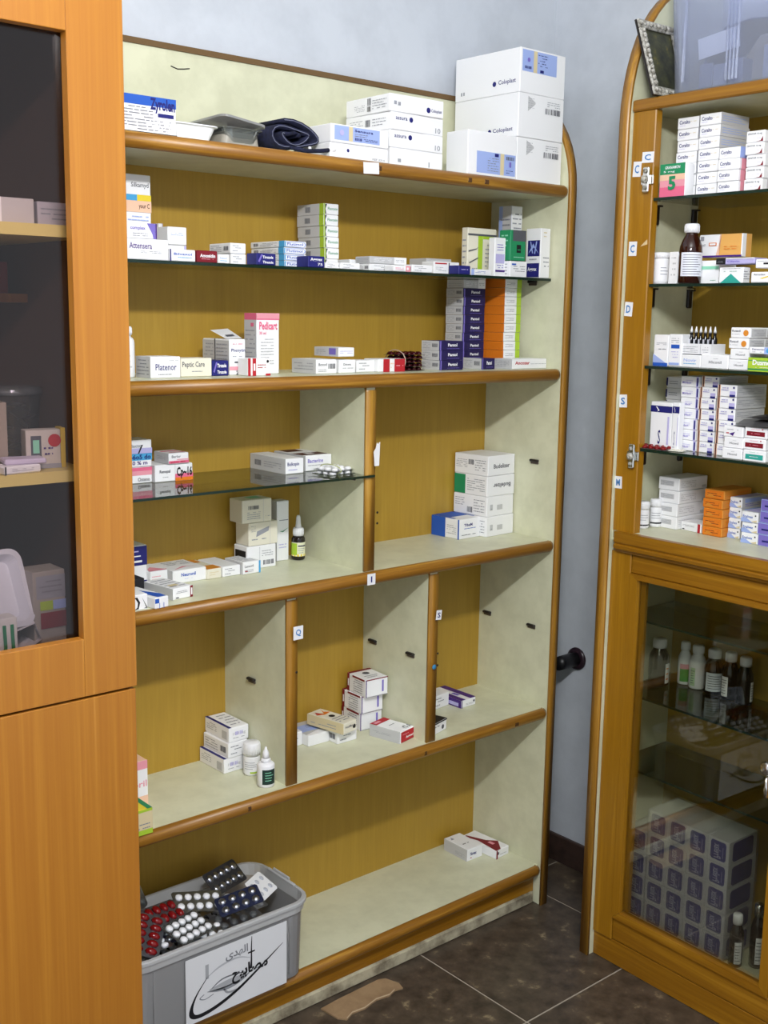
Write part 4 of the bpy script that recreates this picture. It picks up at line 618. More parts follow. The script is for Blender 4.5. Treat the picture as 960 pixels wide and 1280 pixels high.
 'tan': ('w', dict(F=[('r', .48, 0, .98, 1, 'ta'), ('p', [(.4, 0), (.48, 0), (.48, 1), (.52, 1)], 'pe'), ('r', 0, 0, 1, .08, 'pu'), ('r', .04, .74, .12, .92, 'g'), ('r', .24, .5, .42, .64, 'o'), ('r', .26, .53, .4, .61, 'w'), ('t', .05, .5, .17, .58, 'TRUST', 'd'), LN(.6, .3, .9, .5, 2, 'o')], R=[('r', 0, 0, .4, 1, 'w'), ('r', .4, 0, 1, 1, 'ta')])),
 'lilacblack': ('li', dict(F=[('r', 0, 0, .25, 1, 'k'), LN(.04, .2, .2, .6, 2, 'g'), ('t', .3, .3, .62, .6, 'Cilavin', 'v', .02), ('r', .27, .85, 1, 1, 'w')])),
 'yellowline': ('w', dict(F=[('p', [(.3, .4), (.9, .85), (.95, .8), (.4, .35)], 'y'), ('t', .1, .68, .5, .84, 'Amadex', 'd')])),
 'blackdot': ('w', dict(F=[('r', .3, .4, .5, .6, 'k'), LN(.08, .7, .9, .84, 1, 'd')])),
 'bluewash': ('w', dict(F=[('r', 0, 0, 1, .1, 'b'), ('p', [(0, .1), (.9, .1), (.5, .22), (0, .38)], 'lb'), LN(.2, .66, .9, .76, 2, 'g'), LN(.25, .5, .9, .58, 1, 'd')])),
 'bluechip': ('w', dict(F=[('r', .2, .56, .85, .68, 'b'), LN(.2, .72, .8, .9, 3), LN(.25, .25, .8, .5, 3, 'li'), ('r', .1, .05, .9, .12, 'lb')])),
 'midtext': ('w', dict(F=[('t', .3, .36, .76, .56, 'Hiconil', 'd', .01), LN(.4, .66, .66, .76, 1, 'g')], R=[LN(.1, .2, .9, .8, 4)])),
 'discor': ('w', dict(F=[('c', .78, .48, .3, 'or_'), ('t', .08, .58, .5, .78, 'Rotavil', 'd', .02), LN(.08, .3, .5, .42, 1, 'd')], R=[('r', .05, .1, .6, .9, 'gy'), ('r', .63, .1, 1, .9, 'gy'), LN(.1, .2, .55, .8, 3), LN(.66, .2, .96, .8, 3)])),
 'dusgreen': ('gr', dict(F=[('r', 0, 0, 1, 1, 'l'), ('r', 0, .1, 1, .8, 'gr'), ('r', .0, .2, 1, .75, 'l'), ('t', .12, .46, .64, .84, 'Dusmoz', 'w', .03), LN(.2, .25, .6, .34, 1, 'w')])),
 'bluespot': ('w', dict(F=[('t', .08, .56, .4, .8, 'Dermovan', 'n', .02), ('r', .4, 0, .66, 1, 'lb'), ('c', .5, .5, .32, 'c'), LN(.1, .2, .36, .4, 1, 'd')])),
 'navyband': ('w', dict(F=[('r', 0, .78, 1, .92, 'n'), ('p', [(.24, .9), (.3, .9), (.42, .82), (.3, .79), (.36, .82)], 'w'), ('t', .4, .1, .52, .4, 'S', 'n'), ('r', .82, .1, .9, .7, 'li'), LN(.3, .04, .6, .1, 1, 'g')])),
 'lilacgrad': ('w', dict(F=[LN(.2, .3, .8, .7, 2, 'g'), ('r', 0, .2, .1, .9, 'n')])),
 'violet': ('w', dict(F=[('r', .86, 0, 1, 1, 'li'), ('r', .9, .1, .98, .9, 'n'), LN(.12, .4, .7, .7, 2, 'li'), ('t', .12, .3, .6, .5, 'Movacin', 'v')])),
 'violet2': ('w', dict(F=[('r', .0, 0, .14, 1, 'pe'), ('r', .04, 0, .11, 1, 'br'), ('r', .64, .02, .94, .5, 'li'), ('r', .64, .02, .94, .2, 'n'), ('c', .86, .8, .09, 'n'), LN(.2, .5, .6, .84, 2, 'v')], R=[('r', .0, 0, 1, 1, 'gy'), LN(.05, .2, .95, .8, 4)])),
 'purpletip': ('w', dict(F=[('p', [(.3, .3), (.5, .1), (.6, .5)], 'pu'), ('r', .16, .3, .3, .4, 'r'), LN(.2, .6, .8, .8, 1)])),
 'tealbar': ('w', dict(F=[('r', .12, .2, .9, .64, 't'), LN(.3, .36, .7, .5, 1, 'w'), LN(.3, .78, .7, .88, 1, 'mg')])),
 'redbar': ('w', dict(F=[('r', .1, .22, .9, .62, 'dr'), LN(.3, .36, .7, .5, 1, 'p'), LN(.3, .74, .7, .86, 1, 'p'), ('c', .8, .84, .06, 'r')])),
 'greyface': ('w', dict(F=[('r', .1, .35, .75, .75, 'gy'), LN(.12, .4, .7, .7, 3)], R=[LN(.06, .2, .6, .8, 4, 'gy'), ('r', .8, .1, .95, .3, 'gy')])),
 'redtip': ('w', dict(F=[('r', .84, 0, .97, 1, 'r'), LN(.1, .5, .7, .72, 2, 'd'), ('r', .1, .14, .2, .24, 'k')])),
 'orangepack': ('or_', dict(F=[('r', .04, .08, .96, .92, 'o'), LN(.15, .3, .85, .7, 2, 'br'), ('p', [(.1, .2), (.6, .2), (.3, .6)], 'or_')], T=[], R=[LN(.1, .2, .9, .8, 2, 'o')])),
 'whiteblue': ('w', dict(F=[('p', [(.0, .0), (.7, 0), (.3, .4), (0, .4)], 'lb'), ('t', .1, .42, .7, .68, 'Enalvex', 'b'), ('c', .85, .7, .08, 'k'), ('p', [(.6, .1), (.95, .1), (.95, .3)], 'st')], R=[('r', 0, 0, 1, 1, 'gy'), ('r', .1, .5, .9, .9, 'lb'), LN(.1, .1, .9, .45, 2, 'v')], T=[('r', .1, .1, .9, .9, 'li')])),
 'peri': ('v', dict(F=[('r', 0, 0, 1, 1, 'lb'), ('r', .02, .04, 1, .94, 'v'), ('r', .2, .35, .8, .5, 'n')])),
}
CM = {}
FN = dict(F='front_print', L='side_print', R='side_print', T='top_print')
def carton_mesh(style, w, d, h, v):
    k = (style, round(w, 3), round(d, 3), round(h, 3), v)
    if k not in CM:
        body, faces = ST[style]
        me = MB().box(-w / 2, w / 2, -d / 2, d / 2, 0, h - .0004, flat(PAL[body]), c=0.0014).mesh('carton')
        rng = random.Random(style + str(v)); ps = []
        for f, items in faces.items():
            pm = MB(); prints(pm, items, f, w, d, h - .0004, rng)
            if pm.f: ps.append((FN[f], pm.mesh(FN[f])))
        CM[k] = (me, ps)
    return CM[k]
CO = Vector((-0.07446804, -0.22475687, 0)); CY = -0.02860689354615344 - math.pi / 2
CMX = Matrix.Translation(CO) @ Matrix.Rotation(CY, 4, 'Z')
def wp(fr, x, y, z): return (CMX @ Vector((x, y, z)))[:] if fr == 'C' else (x, y, z)
def carton(style, fr, x, y, z, w, d, h, rot, label, group):
    body, ps = carton_mesh(style, w, d, h, 0)
    rz = math.radians(rot) + (CY if fr == 'C' else 0)
    o = put('medicine_carton', body, None, wp(fr, x, y, z + 0.0003), rz)
    tag(o, label, 'box', group)
    for nm, pm in ps: put(nm, pm, o)
    return o
CART = {}
ORDN = ['bottom', 'second', 'third', 'fourth', 'top']
for row in CARTONS:
    st, fr, x, y, z, w, d, h, rot, gi, label = row
    CART[label] = carton(st, fr, x, y, z, w, d, h, rot, label, GROUPS[gi])
# ------------------------------------------------------------------ room shell
XW, YW = 0.228, 0.252          # right wall face, back wall face
def struct(name, mb): return tag(mb.build(name), kind='structure')
floor = struct('floor', MB().box(-3.4, .4, -2.9, .4, -.06, -.0014, M_grout))
TS = 0.45
tm = MB().box(-TS / 2 + .0022, TS / 2 - .0022, -TS / 2 + .0022, TS / 2 - .0022, -.0014, 0, M_tile, c=.0004).mesh('floor_tile')
for i in range(-6, 2):
    for j in range(-5, 2):
        x = -.397 + (i + .5) * TS; y = -.33 + (j + .5) * TS
        if x < .45 and y < .45: put('floor_tile', tm, floor, (x, y, 0), R.choice((0, 1, 2, 3)) * math.pi / 2)
struct('wall_back', MB().box(-3.4, XW + .12, YW, YW + .12, -.06, 2.75, M_wall))
struct('wall_right', MB().box(XW, XW + .12, -2.9, YW, -.06, 2.75, M_wall))
struct('ceiling', MB().box(-3.4, XW + .12, -2.9, YW + .12, 2.75, 2.87, M_ceil))
struct('baseboard_right', MB().box(XW - .013, XW, -2.9, YW, 0, .078, M_skirt, c=.003))
struct('baseboard_back', MB().box(-3.4, XW - .013, YW - .004, YW, 0, .078, M_skirt))

# ------------------------------------------------------------------ letters on little stickers
def sticker(parent, text, col, mtx, w=.024, h=.028, tilt=0.0, curve=0.0):
    """paper sticker lying in the local x-z plane of mtx, facing -y"""
    mb = MB().box(-w / 2, w / 2, -.0006, 0, -h / 2, h / 2, M_white, mtx @ Matrix.Rotation(tilt, 4, 'Y'))
    o = mb.build('sticker', parent)
    if text:
        vs, fs = glyphs(text, .02); t = MB()
        cw = .16 if text == '1' else .54
        t.add([(-w * cw / 2 + x * w * cw, -.0012, -h * .27 + y * h * .54) for x, y in vs], fs, flat(PAL[col]), mtx @ Matrix.Rotation(tilt, 4, 'Y'))
        t.build('letter', o)
    return o
def half_round(r_a, r_b, n=8):
    return [(r_a * math.cos(math.pi * i / n), r_b * math.sin(math.pi * i / n)) for i in range(n + 1)] + [(-r_a, -.002), (r_a, -.002)]
def arch(y0, ztop, z_bend, depth, k=10):
    """front outline of a side panel: up, then curving back towards the wall"""
    pts = [(y0, 0.0), (y0, .6), (y0, 1.2), (y0, z_bend)]
    for i in range(1, k + 1):
        a = math.pi / 2 * i / k
        pts.append((y0 + depth * (1 - math.cos(a)) ** 1.0, z_bend + (ztop - z_bend) * math.sin(a) ** 1.0))
    return pts
def side_panel(parent, u0, u1, front, back, outline, cut_top, mcream, strip_mat):
    ol = [(y, z) for y, z in outline] + [(back, outline[-1][1]), (back, 0)]
    p = MB().poly(ol, 0, u0, u1, mcream).build('side_panel', parent)
    um = (u0 + u1) / 2
    path = [(um, y, z) for y, z in outline] + [(um, back - .005, outline[-1][1])]
    MB().sweep(path, half_round((u1 - u0) / 2 + .0012, .013), strip_mat, (1, 0, 0)).build('edging', p)
    return p
# ------------------------------------------------------------------ bookcase
BK = empty('bookcase', (0, 0, 0)); tag(BK, 'open wooden bookcase with cream shelves and rounded pine edges against the back wall', 'bookcase')
D = .238; XL = -1.262
side_panel(BK, 0, .02, -.015, .25, arch(-.014, 2.008, 1.79, .17), None, M_cream, M_nosev)
MB().box(XL - .02, XL, -.005, .25, 0, 2.008, M_cream).build('side_panel', BK)
MB().box(XL, 0, D, D + .008, .02, 1.79, M_back).build('back_panel', BK)
ub = child(MB().box(XL, 0, D - .002, D + .008, 1.79, 1.998, M_cream).build('back_panel', BK), 'cream upper back panel above the top shelf')
MB().box(XL, 0, D - .006, D + .010, 1.998, 2.009, M_cut).build('top_strip', BK)
mk = MB().tube([(-.905, D - .0026, 1.968), (-.89, D - .0026, 1.9645), (-.875, D - .0026, 1.9665), (-.863, D - .0026, 1.969)], .0011, M_dark, 5); mk.build('pen_mark', ub)
for z in (1.7985, 1.3753, .9581, .5296, .1063):
    b = MB().box(XL, 0, .0, D, z - .024, z, M_cream).build('shelf', BK)
    MB().sweep([(XL + .001, 0, z - .0135), (-.6, 0, z - .0135), (-.012, 0, z - .0135), (-.006, .004, z - .0135)], half_round(.0138, .013), M_nose, (0, 0, 1)).build('nosing', b)
for x, z0, z1 in ((-.589, .9581, 1.3513), (-.791, .5296, .9341), (-.397, .5296, .9341)):
    d = MB().box(x, x + .022, .006, D, z0, z1, M_cream).build('divider', BK)
    MB().sweep([(x + .012, .007, z0 + .0005), (x + .012, .007, (z0 + z1) / 2), (x + .012, .007, z1 - .012), (x + .012, .010, z1 - .002)], half_round(.0135, .012), M_nosev, (1, 0, 0)).build('nosing', d)
    # worn chips of pale primer along the edge
    cm = MB()
    for k in range(4):
        zz = z0 + .03 + R.random() * (z1 - z0 - .1); cm.box(x - .0013, x + .0004, .0055, .008, zz, zz + R.uniform(.002, .008), M_cream)
    cm.build('chipped_edge', d)
def glass_shelf(parent, x0, x1, y0, y1, z, t=.005, name='glass_shelf'):
    g = MB().box(x0, x1, y0 + .0012, y1, z - t, z, M_glass).build(name, parent)
    MB().box(x0, x1, y0, y0 + .0012, z - t, z, M_gedge).build('glass_edge', g)
    return g
glass_shelf(BK, XL, -.001, .033, D - .001, 1.5874, .006)
glass_shelf(BK, XL, -.57, -.002, D - .001, 1.1655, .005)
def pin(x, y, z):
    p = MB().box(x - .009, x, y - .0135, y + .0135, z - .001, z + .005, M_dark, c=.002)
    p.box(x - .004, x, y - .0125, y + .0125, z - .0065, z - .0008, flat('4c4138', .5), c=.0015)
    return p.build('shelf_pin', BK)
for x, y, z in ((-.791, .13, .728), (-.397, .199, .727), (-.397, .064, .727), (0, .206, .733), (0, .052, .731), (0, .062, 1.147), (0, .09, 1.578), (0, .2, 1.578), (-.589, .05, 1.157), (-.589, .2, 1.157)): pin(x, y, z)
kb = MB().box(XL, -.002, .012, .024, .03, .0823, M_postx).build('kick_board', BK)
lk = MB().box(XL, -.004, .006, .022, 0, .032, speckle('scuffed_primer', '6f6552', 'b5ad93', 16, .8), c=.004).build('kick_strip', BK)
I4 = Matrix.Identity(4)
sticker(BK, 'Q', 'sk', Matrix.Translation((-.773, -.0075, .859)), .024, .028)
sticker(BK, '1', 'n', Matrix.Translation((-.587, -.0145, .9455)), .022, .024)
sticker(BK, 'S', 'n', Matrix.Translation((-.381, -.0075, .833)), .016, .022, .1)
sticker(BK, None, 'w', Matrix.Translation((-.602, -.0145, 1.783)), .04, .022, -.05)
tb = MB().poly([(-.576, 1.185), (-.564, 1.185), (-.562, 1.235), (-.567, 1.23), (-.570, 1.234), (-.573, 1.222), (-.579, 1.215), (-.577, 1.2)], 1, -.0075, -.0062, M_white).build('torn_paper', BK)
MB().lathe([(.006, 0), (.006, .0015), (.002, .002)], flat('3f86b5', .5), 12, Matrix.Translation((-.389, -.0045, .712)) @ Matrix.Rotation(math.pi / 2, 4, 'X')).build('blue_dot', BK)
for x, z in ((-.561, 1.062), (-.561, 1.085), (-.375, .714), (-.375, .742), (-.771, .775)):
    MB().lathe([(.0026, 0), (.0026, .0012), (.0014, .0014)], M_dark, 8, Matrix.Translation((x - .003, -.0035, z)) @ Matrix.Rotation(math.pi / 2, 4, 'X')).build('screw_hole', BK)
for x, z, w in ((-.33, 1.785, .012), (-.28, 1.785, .014), (-.9, .517, .009), (-.42, .516, .009), (-.12, .516, .014), (-.58, 1.786, .008)):
    child(MB().box(x, x + w, -.0132, -.0095, z - .006, z + .004, flat('50341a', .5), c=.002).build('knot', BK), 'dark knot in the pine edge')

# ------------------------------------------------------------------ right cabinet (local frame: x along its front, y into it)
CB = empty('display_cabinet', CO, CY); tag(CB, 'tall varnished display cabinet with glass shelves and glazed lower door at right', 'cabinet')
CW = 1.02; CD = .243
def cab_arch(v0, k=12):
    pts = [(v0, 0), (v0, .6), (v0, 1.2), (v0, 1.90)]
    for i in range(1, k + 1):
        a = math.pi / 2 * i / k; pts.append((v0 + .2 * (1 - math.cos(a)), 1.90 + .30 * math.sin(a)))
    return pts
side_panel(CB, -.004, .018, -.016, .29, cab_arch(-.014), None, M_cream, M_nosev)
side_panel(CB, CW - .02, CW + .002, -.009, .29, cab_arch(-.008), None, M_cream, M_nosev)
MB().box(.018, CW - .02, CD, CD + .008, .05, 2.1, M_back).build('back_panel', CB)
MB().box(.018, .078, .0, .022, 1.012, 1.926, M_post, c=.002).build('post', CB)
MB().box(CW - .08, CW - .02, .0, .022, 1.012, 1.926, M_post, c=.002).build('post', CB)
t = MB().box(.019, CW - .021, .006, CD, 1.927, 1.9475, M_cream).build('top_board', CB)
MB().box(.019, CW - .021, -.006, .006, 1.925, 1.9485, M_postx, c=.003).build('edging', t)
# counter with moulding
c = MB().box(.018, CW - .02, .0, CD, 1.008, 1.031, M_cream).build('counter', CB)
MB().poly([(-.016, 1.0315), (.0, 1.0315), (.0, .985), (-.006, .985), (-.010, .991), (-.016, .994), (-.017, 1.001), (-.013, 1.004), (-.016, 1.009)], 0, .036, CW - .038, M_postx).build('moulding', c)
for z in (1.747, 1.570, 1.398, 1.219):
    g = glass_shelf(CB, .077 if z > 1.3 else .072, CW - .08, .006, CD - .002, z, .006)
    for u in (.0785,):
        for v in (.09, .224):
            b = MB().box(.0185, .026, v - .008, v + .008, z - .048, z - .0065, M_dark, c=.003).box(.0185, .034, v - .006, v + .006, z - .010, z - .0062, M_dark)
            child(b.build('bracket', g), 'dark shelf bracket under the glass')
# lower part: posts, glazed door, plinth
MB().box(.018, .074, .0, .022, .06, .985, M_post, c=.002).build('post', CB)
MB().box(CW - .074, CW - .02, .0, .022, .06, .985, M_post, c=.002).build('post', CB)
pl = MB().box(.018, CW - .02, .004, .022, .0, .0615, M_postx, c=.002).build('plinth', CB)
fl = MB().box(.018, CW - .02, .023, CD, .09, .115, M_cream).build('cabinet_floor', CB)
# door: wooden frame, bead around the glass, pane and chrome catch
DR = empty('door', (0, 0, 0)); DR.parent = CB
DX0, DX1, DZ0, DZ1 = .075, .545, .0635, .984
MB().box(DX0, DX1, .002, .022, .930 + .012, DZ1, M_postx, c=.002).build('rail', DR)
MB().box(DX0, DX1, .002, .022, DZ0, .118, M_postx, c=.002).build('rail', DR)
MB().box(.484, DX1, .002, .022, .1185, .9415, M_post, c=.002).build('stile', DR)
bead = MB()
bead.poly([(.075, .1185), (.095, .138), (.095, .929), (.075, .9415)], 1, -.003, .018, M_post)
bead.poly([(.0755, .9415), (.0955, .9295), (.4640, .9295), (.4835, .9415)], 1, -.003, .018, M_postx)
bead.poly([(.0755, .1185), (.0955, .1375), (.4640, .1375), (.4835, .1185)], 1, -.003, .018, M_postx)
bead.poly([(.4838, .1185), (.4645, .138), (.4645, .929), (.4838, .9415)], 1, -.003, .018, M_post)
bead.build('glazing_bead', DR)
MB().box(.090, .470, .008, .012, .132, .936, M_pane).build('pane', DR)
hd = MB().lathe([(.006, 0), (.006, .012), (.012, .016), (.015, .022), (.012, .028), (.004, .03)], M_chrome, 16, Matrix.Translation((.452, .008, .612)) @ Matrix.Rotation(math.pi / 2, 4, 'X'))
hd.box(.446, .458, .002, .008, .575, .63, M_chrome, c=.002).tube([(.452, .0, .60), (.454, -.014, .588), (.456, -.018, .57), (.454, -.012, .552), (.452, 0, .55)], .0045, M_chrome, 8)
child(hd.build('door_catch', DR), 'chrome catch on the glass door')
MB().box(.546, CW - .075, .002, .022, DZ0, DZ1, M_post, c=.002).build('door_leaf', CB)
for z, u1 in ((.832, .36), (.653, CW - .03), (.478, CW - .03)):
    glass_shelf(CB, .019, CW - .021, .035, CD - .002, z, .005)
MB().box(.096, .110, .0125, .0215, .14, .925, M_post, c=.001).build('inner_strip', DR)  # wood strip modelled in place of the door stile's reflection behind the pane
MB().box(.019, .034, .024, .04, .118, .98, M_post, c=.001).build('inner_strip', CB)
def hinge(z):
    h = MB().box(.050, .082, -.0045, .0, z - .010, z + .010, M_chrome, c=.002)
    h.box(.058, .074, -.010, -.004, z - .026, z + .026, M_chrome, c=.003)
    for dz in (-.017, .017): h.lathe([(.0045, 0), (.0045, .003), (.002, .004)], M_silver, 10, Matrix.Translation((.066, -.010, z + dz)) @ Matrix.Rotation(math.pi / 2, 4, 'X'))
    h.lathe([(.008, 0), (.008, .006), (.003, .008)], M_silver, 10, Matrix.Translation((.066, -.009, z)) @ Matrix.Rotation(math.pi / 2, 4, 'X'))
    child(h.build('hinge', CB), 'bare chrome hinge left on the post')
hinge(1.784); hinge(1.202)
tag(bpy.data.objects['inner_strip'])
for u, z, tx, w, h in ((.063, 1.830, 'C', .030, .022), (.036, 1.808, 'C', .021, .031), (.035, 1.644, 'C', .021, .030), (.032, 1.517, 'D', .021, .030), (.030, 1.319, 'S', .021, .028), (.028, 1.139, 'M', .020, .027)):
    sticker(CB, tx, 'sk', Matrix.Translation((u, -.0002, z)), w, h, R.uniform(-.06, .06))
MB().poly([(.055, 1.648), (.073, 1.652), (.072, 1.662)], 1, -.0008, 0, flat('d8bf93')).build('chip', CB)

# ------------------------------------------------------------------ wardrobe at the left
WX = -1.2838; WF = -.28
WR = empty('wardrobe', (-1.7, WF, 0)); tag(WR, 'tall cherry laminate wardrobe with tinted glass door at left edge of photo', 'wardrobe')
def wb(name, *a, mat=M_ward, parent=WR, c=0.0):
    mb = MB().box(*a, mat, Matrix.Translation((1.7, -WF, 0)), c=c); return mb.build(name, parent)
XA = -2.26
wb('side_panel', -1.303, -1.2858, WF + .02, .245, 0, 2.2)
wb('side_panel', XA, XA + .018, WF + .02, .245, 0, 2.2)
wb('top_board', XA + .018, -1.303, WF + .02, .245, 2.182, 2.2)
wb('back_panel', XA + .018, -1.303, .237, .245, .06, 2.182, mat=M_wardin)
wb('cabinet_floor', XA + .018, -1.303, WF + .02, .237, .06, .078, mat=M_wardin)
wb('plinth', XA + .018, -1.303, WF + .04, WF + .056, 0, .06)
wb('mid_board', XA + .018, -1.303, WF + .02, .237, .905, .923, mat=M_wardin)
for z in (1.618, 1.2615): wb('shelf', XA + .018, -1.325, WF + .05, .236, z - .017, z, mat=M_wardshelf)
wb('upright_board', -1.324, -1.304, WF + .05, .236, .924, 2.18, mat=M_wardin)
gx0, gx1, gz0, gz1 = -1.72, -1.370, 1.0135, 1.874
UD = empty('upper_door', (0, 0, 0)); UD.parent = WR
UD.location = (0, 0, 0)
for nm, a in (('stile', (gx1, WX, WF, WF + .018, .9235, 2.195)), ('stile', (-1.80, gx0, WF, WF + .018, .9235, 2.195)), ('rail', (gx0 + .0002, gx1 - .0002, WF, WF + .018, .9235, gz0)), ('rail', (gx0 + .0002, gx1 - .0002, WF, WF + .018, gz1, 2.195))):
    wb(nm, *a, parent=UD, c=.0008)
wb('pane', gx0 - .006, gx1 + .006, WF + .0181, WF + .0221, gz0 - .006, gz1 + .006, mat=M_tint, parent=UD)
LD = wb('lower_door', -1.80, WX - .0025, WF, WF + .018, .062, .9195, c=.0008)
wb('upper_door', XA, -1.8025, WF, WF + .018, .9235, 2.195, c=.0008)
wb('lower_door', XA, -1.8025, WF, WF + .018, .062, .9195, c=.0008)
# ------------------------------------------------------------------ bottles
def bottle(fr, u, v, z, prof, mat, label, group=None, cap=None, capmat=None, lab=None, labmat=None, marks=None, turn=0.0, tip=None, name='medicine_bottle', seg=24):
    o = MB().lathe(prof, mat, seg).build(name, None, wp(fr, u, v, z + .0003), turn)
    tag(o, label, 'bottle', group)
    if cap:
        m = MB().lathe(cap, capmat, seg); cz = [c[1] for c in cap]; r = max(c[0] for c in cap)
        for k in range(18):
            a = 2 * math.pi * k / 18
            m.box(-.0006, .0006, -r - .0004, -r + .0006, min(cz) + .15 * (max(cz) - min(cz)), min(cz) + .8 * (max(cz) - min(cz)), capmat, Matrix.Rotation(a, 4, 'Z'))
        m.build('cap', o)
    if tip: MB().lathe(tip, capmat, 14).build('dropper_tip', o)
    if lab:
        r, z0, z1, a0, a1 = lab; n = 14; vs = []; fs = []
        for i in range(n + 1):
            a = math.radians(a0 + (a1 - a0) * i / n); vs += [(r * math.cos(a), r * math.sin(a), z0), (r * math.cos(a), r * math.sin(a), z1)]
        fs = [(2 * i, 2 * i + 2, 2 * i + 3, 2 * i + 1) for i in range(n)]
        l = MB().add(vs, fs, labmat or M_white, None, True).build('paper_label', o)
        pm = MB()
        for q in marks or []:
            f0, f1, g0, g1, col = q
            vs = []
            for i in range(7):
                a = math.radians(a0 + (a1 - a0) * (f0 + (f1 - f0) * i / 6)); rr = r + .0003
                vs += [(rr * math.cos(a), rr * math.sin(a), z0 + (z1 - z0) * g0), (rr * math.cos(a), rr * math.sin(a), z0 + (z1 - z0) * g1)]
            pm.add(vs, [(2 * i, 2 * i + 2, 2 * i + 3, 2 * i + 1) for i in range(6)], flat(PAL[col]))
        if pm.f: pm.build('label_print', l)
    return o
def lines(n, c, g0=.1, g1=.9, f0=.1, f1=.9):
    return [(f0, f0 + (f1 - f0) * R.uniform(.6, 1), g0 + (g1 - g0) * (i + .3) / n, g0 + (g1 - g0) * (i + .55) / n, c) for i in range(n)]
def round_prof(r, hs, rn, ht, lip=True):
    """body radius r up to hs, shoulder to neck rn at ht"""
    p = [(r * .86, 0), (r, .003), (r, hs * .55), (r, hs)]
    for i in range(1, 6):
        a = math.pi / 2 * i / 5; p.append((rn + (r - rn) * math.cos(a), hs + (ht - hs) * .75 * math.sin(a)))
    return p + [(rn, ht)]
def cap_prof(r, z0, z1): return [(r, z0), (r, z1 - .002), (r - .0015, z1)]
WA = -128  # label centre angle facing the room for the bookcase
bottle('K', -1.083, .105, 1.3753, round_prof(.014, .062, .0075, .078), M_wplast, 'white plastic bottle half hidden at left end of the wooden shelf', None, cap_prof(.0095, .078, .0935), M_wplast, (.0142, .012, .05, WA - 60, WA + 60), M_white, lines(3, 'gy'))
bottle('K', -.6262, .192, .9581, round_prof(.0152, .045, .0085, .056), M_amberd, 'small amber dropper bottle with white cap in left middle bay', None, cap_prof(.0118, .054, .072), M_wplast, (.0154, .009, .040, WA - 85, WA + 85), flat('e6e6c8'), [(0, .45, .1, .95, 'l'), (.5, .95, .7, .8, 'd'), (0, 1, 0, .16, 'y')] + lines(3, 'g', .2, .65, .5, .95), tip=[(.0075, .072), (.0062, .078), (.005, .094), (.0035, .099)])
bottle('K', -.809, .108, .5296, round_prof(.0182, .040, .0165, .043), M_wplast, 'white pill bottle with screw cap beside three stacked boxes', None, cap_prof(.0182, .043, .0705), M_wplast, (.0184, .005, .036, WA - 80, WA + 80), M_white, lines(4, 'g', .3, .9, .2, .8) + [(.45, .95, .04, .16, 'l')])
bottle('K', -.8215, .038, .5296, round_prof(.0185, .045, .009, .054), M_wplast, 'white squeeze bottle with pointed nozzle and dark green label', None, cap_prof(.0095, .052, .060), M_wplast, (.0187, .008, .040, WA - 20, WA + 75), flat('16322c'), lines(4, 'mg', .2, .9, .2, .9), tip=[(.008, .060), (.0065, .072), (.003, .079), (.002, .084)])
WB = -40 - 180 + 90
jr = bottle('C', .0774, .045, 1.570, round_prof(.018, .050, .0165, .054), M_wplast, 'white pill jar on second glass shelf of right cabinet', None, cap_prof(.0182, .054, .0665), M_wplast, (.0182, .006, .046, 175, 300), M_white, lines(3, 'g', .3, .8, .3, .8))
sy = bottle('C', .1594, .034, 1.570, [(.020, 0), (.0238, .003), (.0238, .064), (.0225, .076), (.0185, .088), (.0135, .097), (.0118, .101), (.0118, .106)], M_amber, 'amber syrup bottle with white cap and paper label', None, cap_prof(.0150, .1035, .1215), M_wplast, (.0240, .015, .063, 165, 300), flat('e2e4ee'), lines(9, 'd', .05, .95, .1, .9))
bottle('C', .0455, .069, 1.031, round_prof(.0146, .040, .0135, .043), M_wplast, 'white pill bottle with dark band nearest the cabinet post', 'pill bottles on the counter', cap_prof(.0142, .043, .0615), M_wplast, (.0148, .004, .036, 160, 300), M_white, [(0, 1, .0, .08, 'w'), (0, 1, .10, .2, 'k')] + lines(3, 'g', .45, .95))
bottle('C', .0515, .108, 1.031, round_prof(.0136, .042, .0130, .046), M_wplast, 'white pill bottle with dark band behind the front pill bottle', 'pill bottles on the counter', cap_prof(.0134, .046, .0645), M_wplast, (.0138, .004, .038, 160, 300), M_white, [(0, 1, .14, .24, 'k')] + lines(3, 'g', .45, .95))
gB = 'bottles behind the cabinet glass'
def syrup(u, v, z, r, h, lab, capm=None, body=None, labarc=(200, 260), labm=None, marks=None):
    s = h
    prof = [(r * .86, 0), (r, .003), (r, s * .55), (r * .95, s * .64), (r * .75, s * .73), (r * .55, s * .79), (r * .5, s * .84)]
    bottle('C', u, v, z, prof, body or M_amberd, lab, gB, cap_prof(r * .66, s * .81, s), capm or M_wplast, (r + .0003, s * .08, s * .5, *labarc), labm or M_white, marks or lines(6, 'd', .1, .9))
syrup(.0600, .140, .653, .0238, .112, 'dark bottle with white cap, leftmost behind the cabinet glass', labarc=(255, 300), marks=lines(3, 'o'))
syrup(.0905, .198, .653, .0160, .101, 'white bottle with green label behind the cabinet glass', body=M_wplast, labarc=(175, 305), labm=flat('4f9a48'), marks=[(0, 1, .72, 1, 'p')])
syrup(.1275, .196, .653, .0195, .102, 'plain white bottle, third from left behind the cabinet glass', body=M_wplast, labarc=(165, 200), labm=flat('b9d8b0'))
syrup(.1720, .196, .653, .0220, .103, 'dark bottle with wide pale label behind the cabinet glass', labarc=(165, 300), labm=flat('d8dee6'))
syrup(.2190, .190, .653, .0190, .108, 'dark bottle, second from right behind the cabinet glass', labarc=(150, 200))
syrup(.2600, .186, .653, .0190, .108, 'dark bottle with narrow label, rightmost behind the cabinet glass', labarc=(255, 300))
syrup(.366, .060, .115, .0150, .120, 'dark bottle with white cap beside the wrapped pack')
